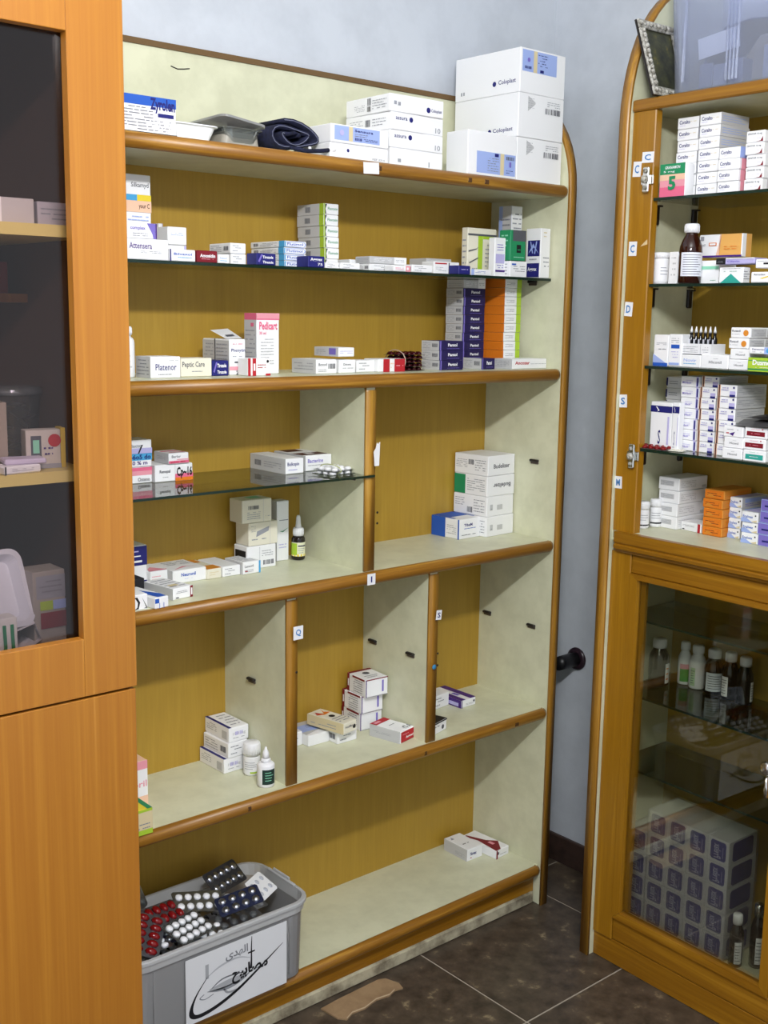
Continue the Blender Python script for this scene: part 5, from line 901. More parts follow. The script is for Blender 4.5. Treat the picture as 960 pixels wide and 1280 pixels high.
syrup(.396, .092, .115, .0150, .145, 'dark bottle with silver cap beside the wrapped pack', capm=M_chrome)

# ------------------------------------------------------------------ blister strips
def blister_mesh(w, h, nx, ny, foil, pillm, pr=.0042, hp=.0036, long=1.0):
    sh = MB().poly([(-w / 2 + .004, -h / 2), (w / 2 - .004, -h / 2), (w / 2, -h / 2 + .004), (w / 2, h / 2 - .004), (w / 2 - .004, h / 2), (-w / 2 + .004, h / 2), (-w / 2, h / 2 - .004), (-w / 2, -h / 2 + .004)], 2, 0, .0006, foil)
    pm = MB()
    for i in range(nx):
        for j in range(ny):
            x = w * ((i + .5) / nx - .5) * .92; y = h * ((j + .5) / ny - .5) * .9
            pm.lathe([(pr, 0.0004), (pr * .92, hp * .55), (pr * .5, hp * .95), (pr * .12, hp)], pillm, 8, Matrix.Translation((x, y, 0)) @ Matrix.Scale(long, 4, (0, 1, 0)))
    return sh.mesh('blister_strip'), pm.mesh('pills')
M_red = flat('7a0f12', .12)
BT = [blister_mesh(.11, .052, 5, 2, M_foil, M_wplast, .0082, .0055), blister_mesh(.105, .062, 5, 2, flat('7d7f86', .3, .8), M_red, .0080, .009, 1.55), blister_mesh(.112, .064, 5, 3, M_clear, M_wplast, .0082, .0062),
      blister_mesh(.112, .055, 5, 2, flat('5c5d66', .3, .8), M_foil, .0090, .006), blister_mesh(.095, .048, 4, 2, flat('343a58', .35, .6), M_foil, .0088, .006), blister_mesh(.105, .075, 4, 3, M_foil, M_clear, .0095, .006), blister_mesh(.075, .055, 3, 2, flat('f0f0f2'), flat('b9bcc6', .3), .0062, .003)]
def blister(k, mtx, label, group=None):
    o = put('blister_strip', BT[k][0]); o.matrix_world = mtx; tag(o, label, 'pill strip', group)
    p = put('pills', BT[k][1], o); p['kind'] = 'stuff'; return o
def pose(loc, rz=0, rx=0, ry=0):
    return Matrix.Translation(loc) @ Matrix.Rotation(rz, 4, 'Z') @ Matrix.Rotation(rx, 4, 'X') @ Matrix.Rotation(ry, 4, 'Y')

# ------------------------------------------------------------------ translucent bin of blister strips on the bottom shelf
def rrect(x0, x1, y0, y1, r, n=5):
    pts = []
    for cx, cy, a0 in ((x1 - r, y0 + r, -90), (x1 - r, y1 - r, 0), (x0 + r, y1 - r, 90), (x0 + r, y0 + r, 180)):
        for i in range(n + 1):
            a = math.radians(a0 + 90 * i / n); pts.append((cx + r * math.cos(a), cy + r * math.sin(a)))
    return pts
def tub(levels, mat, mb=None):
    """levels: list of (x0,x1,y0,y1,r,z); lofted shell, first loop closed"""
    mb = mb or MB(); vs = []; fs = []; n = 24
    for x0, x1, y0, y1, r, z in levels: vs += [(a, b, z) for a, b in rrect(x0, x1, y0, y1, r)]
    for i in range(len(levels) - 1):
        for k in range(n): fs.append((i * n + k, i * n + (k + 1) % n, (i + 1) * n + (k + 1) % n, (i + 1) * n + k))
    fs.append(list(range(n))[::-1]); fs.append([(len(levels) - 1) * n + k for k in range(n)])
    return mb.add(vs, fs, mat)
bx0, bx1, by0, by1, bz = -1.175, -.760, -.020, .180, .1066
BIN = tub([(bx0 + .006, bx1 - .006, by0 + .006, by1 - .006, .03, bz), (bx0, bx1, by0, by1, .035, bz + .006), (bx0 - .004, bx1 + .006, by0 - .005, by1 + .005, .042, bz + .152), (bx0 - .0015, bx1 + .0035, by0 - .0025, by1 + .0025, .04, bz + .152), (bx0 + .002, bx1 - .002, by0 + .002, by1 - .002, .033, bz + .008), (bx0 + .008, bx1 - .008, by0 + .008, by1 - .008, .03, bz + .003)], M_milky).build('plastic_bin')
rv = []; 
for l in ((.002, .003, .0405, .1525), (.006, .010, .046, .154), (.008, .012, .048, .168), (.011, .015, .05, .170), (.011, .015, .05, .176), (.009, .013, .049, .178), (.002, .006, .043, .178), (.000, .004, .041, .1525)):
    rv.append((bx0 - l[0], bx1 + l[1], by0 - l[1], by1 + l[1], l[2], bz + l[3]))
rmb = MB(); lo_ = [rrect(*q[:5]) for q in rv]; nn = len(lo_)
rmb.add([(p[0], p[1], rv[i][5]) for i in range(nn) for p in lo_[i]], [(i * 24 + k, i * 24 + (k + 1) % 24, ((i + 1) % nn) * 24 + (k + 1) % 24, ((i + 1) % nn) * 24 + k) for i in range(nn) for k in range(24)], M_rim)
rmb.build('rim', BIN)
tag(BIN, 'milky plastic bin full of loose pill strips on the bottom shelf', 'bin')
rb = MB()
for x in (bx0 + .05, bx1 - .045, bx1 - .062): rb.box(x - .002, x + .002, by0 - .0065, by0 - .0035, bz + .02, bz + .148, M_milky)
rb.box(bx1 + .006, bx1 + .0105, .05, .11, bz + .182, bz + .19, M_rim, c=.002).box(bx1 + .004, bx1 + .011, .03, .13, bz + .176, bz + .183, M_rim, c=.002)
rb.build('rib', BIN)['kind'] = 'stuff'

# paper sign on the front: lamp, tower, sweeping curve and lettering
sg = MB().box(-1.058, -.816, by0 - .0085, by0 - .0078, .112, .252, flat('dcdde0', .6)).build('paper_sign', BIN)
SX, SZ, SY = -1.058, .112, by0 - .0089
def sp(pts): return [(SX + .242 * a, SZ + .14 * b) for a, b in pts]
im = MB()
def curve_band(P, w):
    a = []; b = []
    for i, (x, z) in enumerate(P):
        t = Vector(P[min(i + 1, len(P) - 1)]) - Vector(P[max(i - 1, 0)]); n = Vector((-t.y, t.x)).normalized() * w[i]
        a.append((x + n.x, z + n.y)); b.append((x - n.x, z - n.y))
    return a, b
def smooth(P, m=5):
    out = []
    for i in range(len(P) - 1):
        p = [P[max(i - 1, 0)], P[i], P[i + 1], P[min(i + 2, len(P) - 1)]]
        for j in range(m):
            t = j / m
            out.append(tuple(.5 * (2 * p[1][c] + (p[2][c] - p[0][c]) * t + (2 * p[0][c] - 5 * p[1][c] + 4 * p[2][c] - p[3][c]) * t * t + (3 * p[1][c] - p[0][c] - 3 * p[2][c] + p[3][c]) * t ** 3) for c in range(len(P[0]))))
    return out + [tuple(P[-1])]
def band(P, w, col, k=0):
    q3 = smooth([(p[0], p[1], ww) for p, ww in zip(P, w)]); P = [q[:2] for q in q3]; w = [max(q[2], .001) for q in q3]
    a, b = curve_band(P, w); q = sp(a) + sp(b); n = len(P)
    im.add([(x, SY - .0002 * k, z) for x, z in q], [(i, i + 1, n + i + 1, n + i) for i in range(n - 1)], flat(col, .6))
band([(.2, .62), (.1, .42), (.05, .24), (.06, .12), (.14, .08), (.3, .12), (.5, .24), (.7, .42), (.88, .60), (.96, .68)], [.004, .008, .016, .026, .03, .026, .02, .014, .007, .002], '16161a')
band([(.2, .62), (.3, .7), (.42, .74), (.52, .73), (.62, .66)], [.003, .012, .016, .010, .003], 'b4b6bb')
band([(.2, .40), (.3, .36), (.42, .34), (.55, .38), (.66, .48)], [.004, .02, .03, .018, .004], '8d9096')
band([(.24, .42), (.34, .50), (.46, .50), (.58, .46)], [.004, .01, .01, .004], '6a6d73')
band([(.22, .41), (.32, .40), (.45, .41), (.58, .43)], [.01, .045, .05, .01], 'a9abb0')
band([(.36, .34), (.40, .26), (.5, .24)], [.008, .014, .02], '9a9ca0')
band([(.17, .38), (.13, .34), (.18, .30), (.26, .33)], [.006, .006, .006, .006], '85888e')
band([(.20, .60), (.20, .82)], [.016, .016], 'a4a6aa')
band([(.63, .48), (.635, .62), (.635, .8), (.64, .98)], [.012, .008, .006, .003], '1b1b20')
band([(.60, .74), (.67, .74)], [.012, .012], '1b1b20')
def arab(text, x0, x1, z0, z1, col, mirror=False, bold=.02):
    vs, fs = glyphs(text, bold)
    q = sp([(x0 + (x1 - x0) * ((1 - a) if mirror else a), z0 + (z1 - z0) * b) for a, b in vs]); im.add([(x, SY - .0004, z) for x, z in q], fs, flat(col, .6))
arab('\uFEA2\uFEF4\uFE91\uFE8E\uFEBC\uFEE3', .44, .80, .34, .60, '121216', False, .035)
arab('\uFEEF\uFEAA\uFEEC\uFEDF\uFE8D', .38, .60, .74, .9, '7c7e84')
im.build('sign_print', sg)
HB = 'pill strips heaped in the bin'
kinds = ['foil backed strip of white pills', 'clear strip of dark red capsules', 'clear strip of round white tablets', 'grey strip of silver cups', 'dark blue strip of silver cups', 'silver clear cupped strip', 'white paper backed strip']
cnt = 0
for lay in (1, 2, 3):
    z = bz + .042 + lay * .037
    for i in range(5):
        for j in range(2):
            x = bx0 + .066 + i * .070 + R.uniform(-.008, .008); y = by0 + .052 + j * .094 + R.uniform(-.008, .008)
            k = R.choice((0, 0, 2, 2, 3, 5, 4, 5, 0) if lay == 3 else (0, 0, 2, 5, 5, 6, 2))
            if lay == 3 and (i, j) in ((4, 1), (4, 0)): continue
            zz = z + (.012 if (lay == 3 and i < 2) else 0)
            tl = .3 if lay == 3 else .1
            where = 'loose pill strip deep in the heap inside the milky bin' if lay < 3 else kinds[k] + ' in the ' + ('front', 'back')[j] + ' row of the heap, ' + ('at left end', 'second from left', 'in the middle', 'second from right', 'at right end')[i]
            blister(k, pose((x, y, zz), R.uniform(-.3, .3) if lay == 3 else R.uniform(-.15, .15), R.uniform(-tl, tl), R.uniform(-tl, tl) * .6), where, HB)
for k, x, y, z, rz, rx, ry, lb in ((6, -.812, .07, .288, .5, .55, .1, 'white paper backed strip standing at right of the heap in the bin'), (1, -1.050, .080, .300, .15, .25, .1, 'banded clear strip of dark red capsules on top of the heap'),
                                   (1, -1.108, .030, .300, 1.0, .35, -.3, 'clear strip of red capsules at left front of the heap'), (2, -1.018, .024, .286, .35, .35, .15, 'clear strip of white tablets at front of the heap'), (0, -.955, .09, .293, -.3, .42, .2, 'silver strip of white pills across the middle of the heap'),
                                   (5, -1.085, .150, .318, .45, 1.1, .1, 'silver strip leaning upright at back left of the heap'), (4, -.885, .045, .290, -.2, .4, -.2, 'dark blue strip at centre of the heap'), (3, -.860, .138, .296, .3, .7, .1, 'dark strip leaning at the back of the heap')):
    blister(k, pose((x, y, z), rz, rx, ry), lb)
# other loose strips
BT.append(blister_mesh(.034, .03, 3, 2, flat('e6e4da'), flat('d8d4c4'), .004, .003)); BT.append(blister_mesh(.105, .062, 5, 2, flat('2a2024', .35, .3), flat('3c0a10', .15), .0080, .009, 1.55))
for i in range(2):
    blister(2, pose((-.604 + .004 * i, .072 + .004 * i, 1.1662 + .0072 * i), .1 + .08 * i), ['lower', 'upper'][i] + ' of two clear white pill strips banded together on the short glass shelf')
RBAND = MB().tube([(-.632, .070 + .036 * math.cos(t), 1.1752 + .0092 * math.sin(t)) for t in [2 * math.pi * i / 20 for i in range(21)]], .0012, flat('c9cf9a'), 6).build('rubber_band')
tag(RBAND, 'pale rubber band around the two clear pill strips', 'band')
for i in range(5):
    blister(8, pose((-.404 + .002 * (i % 2), .10, 1.3762 + .0085 * i), R.uniform(-.06, .06), .0, 0) @ Matrix.Scale(.82, 4), ORDN[i] + ' dark red capsule strip in the bundle on the wooden shelf', 'strips in the dark red bundle')
tag(MB().tube([(-.43, .10 + .034 * math.cos(t), 1.397 + .024 * math.sin(t)) for t in [2 * math.pi * i / 20 for i in range(21)]], .0012, flat('b8a090'), 6).build('rubber_band'), 'thin rubber band around the dark red strip bundle', 'band')
blister(1, CMX @ pose((.098, .030, 1.2202), .08) @ Matrix.Scale(.8, 4), 'dark red capsule strip at the front of the fourth glass shelf')
blister(7, CMX @ pose((.154, .034, 1.2202), .2), 'small cream pill strip in front of the left violet column')
fo = MB(); 
fo.add([(0, 0, 0), (.10, -.012, .004), (.112, .05, .012), (.05, .072, .020), (-.01, .05, .010), (.05, .03, .016)], [(0, 1, 5), (1, 2, 5), (2, 3, 5), (3, 4, 5), (4, 0, 5)], flat('7d7c7e', .3, .7))
fo.add([(.02, .01, .018), (.10, .0, .016), (.108, .05, .026), (.04, .065, .024)], [(0, 1, 2, 3)], flat('2e2a30', .3, .5))
fo.build('foil_pouch', None, wp('C', .302, .016, 1.2875), CY); tag(bpy.data.objects['foil_pouch'], 'crumpled grey foil pouch lying on the red barred cartons', 'pouch')
# ampoules in a carton tray
at = MB().box(-.039, .039, 0, .05, 0, .0025, M_white).box(-.039, .039, 0, .002, .0025, .024, M_white).box(-.039, .039, .048, .05, .0025, .024, M_white).box(-.039, -.037, .002, .048, .0025, .024, M_white).box(.037, .039, .002, .048, .0025, .024, M_white).build('ampoule_tray', None, wp('C', .1835, .035, 1.4235), CY)
tag(at, 'low white carton tray holding dark ampoules in right cabinet', 'tray')
tp = MB(); prints(tp, [LN(.05, .2, .6, .8, 4, 'g'), ('r', .0, .0, 1, .1, 'k'), ('r', .68, .1, .69, .95, 'g'), LN(.74, .2, .95, .8, 3)], 'F', .078, .0, .024, R); tp.build('front_print', at)
for i in range(6):
    a = MB().lathe([(.004, 0), (.0055, .002), (.0055, .030), (.0032, .036), (.003, .039), (.0036, .044), (.002, .050), (.001, .055)], flat('0b0b12', .1), 12).build('ampoule', None, wp('C', .1545 + i * .0117, .060, 1.4265), CY)
    tag(a, 'dark glass ampoule with white tip, ' + ['leftmost', 'second', 'third', 'fourth', 'fifth', 'rightmost'][i] + ' in the low carton tray', 'ampoule', 'ampoules in the low carton tray')
    MB().lathe([(.0037, .0435), (.0022, .0505), (.0012, .0555), (.0006, .0565)], M_wplast, 10).build('tip', a)
    MB().box(-.002, .002, -.0062, -.0055, .012, .03, flat('c9c9d2')).build('paper_label', a)

# ------------------------------------------------------------------ flap on the open Phenytin box, lid on leaning box
ph = CART['open white box with purple lettering and raised flap']
w, d, h = .0378, .0965, .0703
fm = MB().add([(-w / 2, -d / 2 + .01, h), (w / 2, -d / 2 + .012, h + .001), (w / 2 + .002, d / 2 - .03, h + .019), (-w / 2 - .004, d / 2 - .034, h + .016)], [(0, 1, 2, 3)], M_white)
fm.add([(-w / 2 + .008, -d / 2 + .02, h + .0042), (w / 2 - .01, -d / 2 + .022, h + .0056), (w / 2 - .01, -d / 2 + .03, h + .0086), (-w / 2 + .008, -d / 2 + .028, h + .0074)], [(0, 1, 2, 3)], flat(PAL['d']))
fm.build('flap', ph)
# ------------------------------------------------------------------ things on top of the bookcase
TZ = 1.7988
def tray_tub(x0, x1, y0, y1, z, h, mat, name, label, lip=.005):
    o = tub([(x0 + .012, x1 - .012, y0 + .008, y1 - .008, .012, z), (x0, x1, y0, y1, .016, z + h - .003), (x0 - lip, x1 + lip, y0 - lip, y1 + lip, .02, z + h - .002), (x0 - lip, x1 + lip, y0 - lip, y1 + lip, .02, z + h), (x0 + .002, x1 - .002, y0 + .002, y1 - .002, .014, z + h), (x0 + .013, x1 - .013, y0 + .009, y1 - .009, .011, z + .003)], mat).build(name)
    tag(o, label, 'tray'); return o
wt = tray_tub(-1.022, -.932, .026, .17, TZ, .030, M_wplast, 'plastic_tray', 'small white plastic tray beside the big white and blue box')
tub([(-1.016, -.941, .032, .164, .012, TZ + .0225), (-1.018, -.939, .030, .166, .012, TZ + .0255)], flat('d9d7d2', .4)).build('tray_insert', wt)
tb2 = tray_tub(-.918, -.835, .024, .16, TZ, .033, M_clear, 'plastic_container', 'clear grey plastic container with tilted lid on bookcase top')
tub([(-.918, -.835, .03, .155, .012, TZ + .004), (-.914, -.839, .03, .155, .012, TZ + .026)], flat('9a948a', .5)).build('contents', tb2)
ld_ = tub([(-.05, .05, -.075, .075, .015, 0), (-.05, .05, -.075, .075, .015, .004), (-.044, .044, -.069, .069, .012, .006)], M_milky).build('lid', tb2); ld_.location = (-.878, .092, TZ + .042); ld_.rotation_euler = (math.radians(-2), math.radians(7), .02)
# rolled navy cuff with tube and white connector
cf = MB(); cx, cz = -.757, TZ + .0365
prof = []
spts = []
for i in range(46):
    a = i / 45 * 4.6 * math.pi; r = .010 + .036 * i / 45; spts.append((cx + r * 1.45 * math.cos(a), cz - .003 + r * .55 * math.sin(a) + .004 * math.sin(a * 2.3)))
P = spts
A, B_ = curve_band(P, [.0034] * len(P))
n = len(P); vs = []
for y in (.035, .135):
    for q in (A, B_): vs += [(x, y, z) for x, z in q]
fs = []
for i in range(n - 1): fs += [(i, i + 1, n + i + 1, n + i), (2 * n + i, 3 * n + i, 3 * n + i + 1, 2 * n + i + 1), (i, 2 * n + i, 2 * n + i + 1, i + 1), (n + i, n + i + 1, 3 * n + i + 1, 3 * n + i)]
fs += [(0, n, 3 * n, 2 * n), (n - 1, 3 * n - 1, 4 * n - 1, 2 * n - 1)]
cf.add(vs, fs, M_navyc, None, True)
cuff = cf.build('pressure_cuff'); tag(cuff, 'rolled navy blue pressure cuff cloth on bookcase top', 'cuff')
MB().tube([(-.770, .028, TZ + .011), (-.740, .015, TZ + .006), (-.710, .010, TZ + .0085), (-.690, .010, TZ + .012)], .0042, M_navyc, 8).build('hose', cuff)
child(MB().tube([(-.690, .010, TZ + .012), (-.684, .010, TZ + .0135), (-.676, .010, TZ + .015), (-.673, .0095, TZ + .0155)], [.005, .0065, .0065, .004], M_wplast, 10).build('connector', cuff), 'white hose connector')
MB().box(-.722, -.716, .030, .0345, TZ + .012, TZ + .018, M_wplast, c=.001).build('stitched_tag', cuff)
for k, off in enumerate((.0006,)):
    MB().tube([(P[i][0], .0345, P[i][1]) for i in range(8, 46)], .0009, flat('6d7088'), 5).build('seam', cuff)

# ------------------------------------------------------------------ on top of the right cabinet
ZT = 1.9490
lv = [(.105, .60, .022, .225, .018, ZT), (.099, .606, .016, .231, .022, ZT + .006), (.085, .620, .006, .241, .026, ZT + .215), (.081, .626, .0, .247, .03, ZT + .217), (.081, .626, .0, .247, .03, ZT + .232), (.087, .620, .006, .241, .026, ZT + .232), (.090, .616, .010, .237, .024, ZT + .21), (.104, .602, .020, .227, .02, ZT + .008), (.110, .596, .026, .221, .018, ZT + .004)]
sb = tub(lv, M_milky2).build('storage_box', None, CO, CY); tag(sb, 'bluish clear plastic storage box on top of the right cabinet', 'box')
rm = MB()
for u in (.236, .244, .252, .260): rm.box(u - .0012, u + .0012, .0045, .011, ZT + .012, ZT + .205, M_milky2)
rm.box(.130, .136, .006, .012, ZT + .02, ZT + .2, M_milky2, c=.002)
rm.build('rib', sb)['kind'] = 'stuff'
def inner(name, label, cat, mb): tag(mb.build(name, None, CO, CY), label, cat)
inner('folded_bag', 'blue grey plastic bag folded inside the storage box', 'bag', MB().sweep([(.14, .11, ZT + .006), (.155, .11, ZT + .07), (.2, .11, ZT + .125), (.26, .11, ZT + .13), (.33, .11, ZT + .12), (.38, .11, ZT + .08), (.40, .11, ZT + .006)], [(-.05, -.001), (.05, -.001), (.06, .001), (-.06, .001)], flat('5a6488', .5), (0, 1, 0)))
inner('paper_note', 'white paper note seen through the storage box wall', 'paper', MB().box(-.048, .048, .036, .0368, -.02, .02, M_white, Matrix.Translation((.195, 0, ZT + .092)) @ Matrix.Rotation(-.12, 4, 'Y')))
for k, (u, hh, cc) in enumerate(((.142, .06, '6e7690'), (.176, .055, '8890a6'), (.212, .06, '646c88'), (.29, .075, '8a90a4'), (.33, .09, '9aa0b2'))):
    inner('medicine_carton', ('leftmost', 'second', 'third', 'fourth', 'rightmost')[k] + ' grey blue carton standing inside the plastic storage box', 'box', MB().box(u, u + .032, .05, .085, ZT + .005, ZT + hh, flat(cc), c=.001))
# ornate silver picture frame leaning out over the side panel
bl = math.hypot(.054, .156); FM = CMX @ Matrix.Translation((.0755, -.016, 1.9500)) @ Matrix(((0, -.054 / bl, .156 / bl, 0), (1, 0, 0, 0), (0, .156 / bl, .054 / bl, 0), (0, 0, 0, 1)))
fr_ = MB(); L_, H_, B2 = .125, bl, .019
fr_.box(0, L_, 0, H_, 0, .004, M_dark)
FRM = fr_.build('picture_frame'); FRM.matrix_world = FM; tag(FRM, 'ornate silver picture frame leaning at left of the storage box', 'frame')
for nm, (x0, x1, y0, y1) in (('moulding', (0, L_, 0, B2)), ('moulding', (0, L_, H_ - B2, H_)), ('moulding', (0, B2, B2, H_ - B2)), ('moulding', (L_ - B2, L_, B2, H_ - B2))):
    m = MB().box(x0, x1, y0, y1, .004, .010, M_silver, c=.002)
    lx, ly = x1 - x0, y1 - y0; nn = int(max(lx, ly) / .011)
    for i in range(nn):
        f = (i + .5) / nn; px = x0 + (lx * f if lx > ly else lx * .5); py = y0 + (ly * f if ly >= lx else ly * .5)
        m.lathe([(.0062, 0), (.0050, .003), (.0018, .0048)], M_silver, 8, Matrix.Translation((px + R.uniform(-.001, .001), py, .010)))
    m.build(nm, FRM)
MB().box(B2, L_ - B2, B2, H_ - B2, .004, .0048, speckle('old_picture', '23251c', '4a4a30', 40, .3, '8a7a30')).build('picture', FRM)

# ------------------------------------------------------------------ shrink-wrapped pack of small cartons behind the glass
PW = .0535; PH = .0556; PD = .105; pa = 0.0
PM = CMX @ Matrix.Translation((.076, .043, .1155)) @ Matrix.Rotation(pa, 4, 'Z')
pbody = MB().box(-PW / 2 + .0004, PW / 2 - .0004, 0, PD, 0, PH - .0006, M_white, c=.0012).mesh('medicine_carton')
pp = MB()
pp.poly([(-PW * .36, PH * .2), (-PW * .30, PH * .12), (PW * .30, PH * .12), (PW * .36, PH * .2), (PW * .36, PH * .82), (PW * .30, PH * .9), (-PW * .30, PH * .9), (-PW * .36, PH * .82)], 1, -.0004, 0, flat('4a4796'))
vs, fs = glyphs('Prelax', .02)
pp.add([(-PW * .2 + (b) * PW * .34, -.0008, PH * .2 + a * PH * .58) for a, b in vs], fs, flat('c9c9ea'))
pp.add([(PW * .2, -.0006, PH * .25), (PW * .24, -.0006, PH * .25), (PW * .24, -.0006, PH * .7), (PW * .2, -.0006, PH * .7)], [(0, 1, 2, 3)], flat('9a98cc'))
pprint = pp.mesh('front_print'); ps2 = MB()
ps2.poly([(PD * .2, PH * .12), (PD * .8, PH * .12), (PD * .86, PH * .2), (PD * .86, PH * .82), (PD * .8, PH * .9), (PD * .2, PH * .9), (PD * .14, PH * .82), (PD * .14, PH * .2)], 0, PW / 2 - .0004, PW / 2, flat('4a4796')); ps2 = ps2.mesh('side_print')
ROWN = ['bottom', 'second', 'third', 'fourth', 'top']; COLN = ['left', 'second', 'middle', 'fourth', 'right']
for c in range(5):
    for r in range(5 if c else 4):
        o = put('medicine_carton', pbody); o.matrix_world = PM @ Matrix.Translation(((c + .5) * PW, R.uniform(0, .002), r * PH))
        tag(o, 'white carton with purple square, ' + ROWN[r] + ' row of the ' + COLN[c] + ' column of the wrapped pack', 'box', 'cartons in the shrink wrapped pack')
        put('front_print', pprint, o)
        if c == 4: put('side_print', ps2, o)
fw = MB()
def film(x0, x1, z1):
    pts = [(x0 - .002, -.003), (x1 + .002, -.003), (x1 + .002, PD + .004), (x0 - .002, PD + .004)]
    vs = [(x, y, z) for z in (0.0, z1 * .35 + .002, z1 * .7, z1 + .002) for x, y in pts]; fs = []
    for i in range(3):
        for k in range(4): fs.append((i * 4 + k, i * 4 + (k + 1) % 4, i * 4 + 4 + (k + 1) % 4, i * 4 + 4 + k))
    fs.append((12, 13, 14, 15)); fw.add(vs, fs, M_film)
film(0, PW - .002, PH * 4); film(PW + .002, 5 * PW, PH * 5)
for z in (PH * 4, PH * 2.9): fw.box(-.003 if z < PH * 3.5 else PW, 5 * PW + .004, PD + .003, PD + .005, z - .004, z, M_film)
fo_ = fw.build('shrink_wrap'); fo_.matrix_world = PM; tag(fo_, 'clear shrink wrap around the pack of purple squared cartons', 'wrap')

# ------------------------------------------------------------------ black pipe stub with collar on the right wall
ps = MB().lathe([(.019, 0), (.019, .060), (.0185, .075)], M_black, 20, Matrix.Translation((XW - .004, .088, .594)) @ Matrix.Rotation(-math.pi / 2, 4, 'Y')).build('pipe_stub')
tag(ps, 'black pipe stub with round collar on the wall beside the bookcase', 'pipe')
MB().lathe([(.029, 0), (.031, .003), (.030, .007), (.022, .010)], flat('2a1a24', .3), 24, Matrix.Translation((XW - .0003, .088, .594)) @ Matrix.Rotation(-math.pi / 2, 4, 'Y')).build('collar', ps)
# torn cardboard on the floor
cp = [(-.715, -.010), (-.66, -.006), (-.60, -.005), (-.545, -.004), (-.530, -.012), (-.519, -.045), (-.524, -.064), (-.545, -.060), (-.565, -.067), (-.60, -.061), (-.64, -.070), (-.672, -.066), (-.695, -.076), (-.708, -.060)]
cb = MB().poly([(x, y - .006) for x, y in cp], 2, .0006, .0042, M_card).build('cardboard_piece'); tag(cb, 'torn flat piece of brown cardboard on the floor before the bookcase', 'cardboard')
MB().poly([(x, y - .006) for x, y in cp[7:13]] + [(x + .002, y - .003) for x, y in cp[7:13][::-1]], 2, .0042, .0052, flat('bfa88a', .9)).build('torn_edge', cb)

# ------------------------------------------------------------------ things inside the wardrobe
WG = 'things behind the tinted wardrobe glass'
def wbox(x, y, z, w, d, h, body, label, faces=None, rz=0.0):
    o = MB().box(-w / 2, w / 2, 0, d, 0, h, flat(body), c=.001).build('medicine_carton', None, (x, y, z + .0003), rz); tag(o, label, 'box', WG)
    if faces:
        pm = MB(); it = faces; W, H = w, h
        prints(pm, [q for q in it], 'F', w, 0.0, h, R); pm.build('front_print', o)
    return o
wbox(-1.475, -.20, 1.618, .06, .10, .034, 'b9b4b2', 'grey box, leftmost on the upper wardrobe shelf', [LN()])
wbox(-1.415, -.20, 1.618, .052, .12, .036, 'c2bdba', 'grey box, middle one on the upper wardrobe shelf', [('r', .0, 0, .06, 1, 'w')])
wbox(-1.356, -.195, 1.618, .052, .10, .034, 'aeaab0', 'grey printed box, rightmost on the upper wardrobe shelf', [LN(.1, .2, .9, .8, 3, 'd')])
wb('shelf', XA + .018, -1.325, -.02, .236, 1.508, 1.522)
for k, (x, w, h, c) in enumerate(((-1.365, .034, .05, '8a1f28'), (-1.402, .034, .04, '9c2028'), (-1.440, .036, .045, '7a1820'))):
    wbox(x, .0, 1.522, w, .09, h, c, 'red box, ' + ['rightmost', 'middle', 'leftmost'][k] + ' on the dim inner wardrobe shelf', [('r', .1, .5, .6, .9, 'g')])
wbox(-1.383, -.19, 1.2615, .052, .028, .058, 'c8c2b8', 'upright pale box with yellow edge inside the wardrobe', [('r', .14, .3, .44, .85, 'd'), ('r', .2, .4, .38, .74, 'mg'), ('c', .82, .72, .17, 'r'), LN(.5, .3, .78, .6, 2, 'pu'), ('r', .0, 0, 1, .12, 'g')], -.16)
yb = MB().box(0, .007, 0, .028, 0, .060, flat('d9b923')).build('yellow_edge', bpy.data.objects[[o.name for o in COL.objects if o.get('label', '').startswith('upright pale box')][0]], (.0262, 0, 0))
tubm = MB().lathe([(.036, 0), (.039, .004), (.045, .10), (.048, .103), (.048, .112), (.045, .116), (.027, .118)], M_clear, 24).build('plastic_jar', None, (-1.377, -.062, 1.262)); tag(tubm, 'clear round plastic jar of silver packets inside the wardrobe', 'jar')
jc = MB()
for i in range(9):
    jc.box(-.012, .012, -.010, .010, 0, .003, M_foil, pose((R.uniform(-.022, .022), R.uniform(-.022, .022), .012 + .009 * i), R.uniform(0, 3), R.uniform(-.7, .7), R.uniform(-.7, .7)), c=.001)
jc.build('packets', tubm)['kind'] = 'stuff'
MB().lathe([(.0485, .103), (.0495, .106), (.0485, .113)], M_clear, 24).build('rim', tubm)
cbx = MB().box(-.06, .06, 0, .002, 0, .10, flat('9b8e80')).box(-.06, -.058, .002, .09, 0, .10, flat('9b8e80')).box(.058, .06, .002, .09, 0, .10, flat('9b8e80')).box(-.058, .058, .002, .09, 0, .002, flat('9b8e80')).build('carton_tray', None, (-1.492, -.17, 1.2618), -.1); tag(cbx, 'open greyish display carton at left inside the wardrobe', 'tray')
wm = MB()
for z in (.03, .065): wm.box(-.02, .03, -.0006, 0, z, z + .018, flat('4a3f3a'))
wm.build('window_print', cbx)['kind'] = 'stuff'
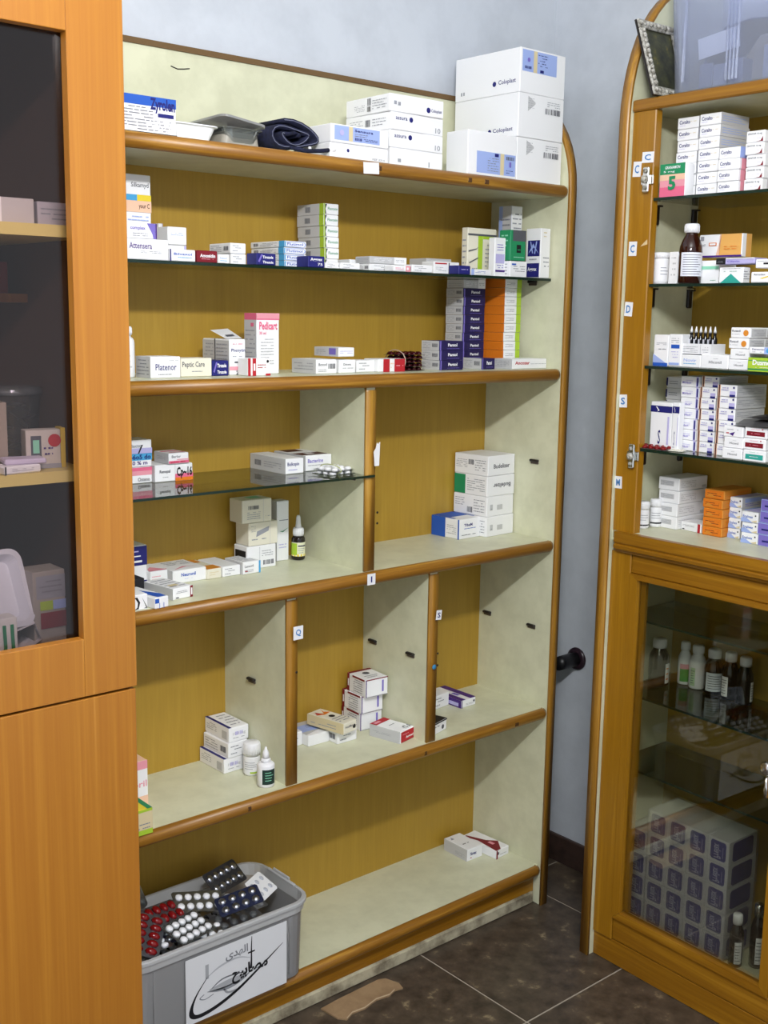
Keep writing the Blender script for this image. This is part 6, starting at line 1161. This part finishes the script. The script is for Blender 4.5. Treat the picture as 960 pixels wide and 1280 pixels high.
for i, (x, y, rz) in enumerate(((-1.432, -.228, .15), (-1.425, -.222, -.2))):
    o = MB().box(-.03, .03, 0, .04, 0, .012 - .004 * i, flat(('efeff0', 'cfc6dc')[i]), c=.002).build('medicine_carton' if i == 0 else 'folded_paper', None, (x, y, 1.2618 + .0122 * i), rz); tag(o, ('flat white box on the lower wardrobe shelf', 'folded lilac paper on the flat white box in the wardrobe')[i], ('box', 'paper')[i], WG)
    if i == 0:
        pm = MB(); prints(pm, [LN(.2, .3, .8, .7, 2, 'd'), ('r', 0, 0, .04, 1, 'k')], 'F', .06, 0, .012, R); pm.build('front_print', o)
wbox(-1.382, -.19, .923, .052, .05, .180, 'a9a39a', 'tall pale box with red band at the bottom of the wardrobe', [('r', .1, .76, 1, .96, 'g'), LN(.2, .8, .9, .93, 3, 'd'), ('r', .2, .66, .6, .74, 'l'), ('r', .6, .66, 1, .74, 'lb'), ('r', .2, .5, 1, .64, 'dr')])
lid = tub([(-.055, .055, -.05, .05, .014, 0), (-.062, .062, -.057, .057, .018, .016), (-.066, .066, -.061, .061, .02, .017), (-.066, .066, -.061, .061, .02, .019), (-.058, .058, -.053, .053, .016, .019), (-.05, .05, -.045, .045, .012, .003)], flat('dfe3ec', .4)).build('plastic_tray'); lid.matrix_world = pose((-1.475, -.165, 1.075), .1, 1.15, .08); tag(lid, 'white ribbed plastic tray tipped up inside the wardrobe', 'tray')
lr = MB()
for i in range(4): lr.box(-.04 + .01 * i, .04 - .01 * i, -.035 + .008 * i, -.033 + .008 * i, -.002, .0, flat('c4cad8'))
for i in range(4): lr.box(.038 - .01 * i, .04 - .01 * i, -.035 + .008 * i, .035, -.002, .0, flat('c4cad8'))
lr.build('rib', lid)['kind'] = 'stuff'
bag = MB().sweep([(-1.50, -.15, .926), (-1.47, -.15, .985), (-1.44, -.15, 1.02), (-1.41, -.15, 1.028), (-1.40, -.15, 1.0), (-1.425, -.15, .985), (-1.42, -.15, .926)], [(-.05, -.001), (.05, -.001), (.04, .002), (-.04, .002)], flat('d6d6da', .5), (0, 1, 0)).build('plastic_bag'); tag(bag, 'crumpled white plastic bag under the tipped tray in the wardrobe', 'bag')
gt = wbox(-1.487, -.232, .923, .07, .03, .128, 'e6e6e2', 'white box with green lettering at bottom left of the wardrobe', [('r', 0, .06, 1, .26, 'r'), LN(.1, .1, .95, .22, 2, 'p'), LN(.4, .34, .95, .5, 1, 'd'), ('t', .6, .58, .93, .92, '\uFEDF\uFE8D', 'gr')])
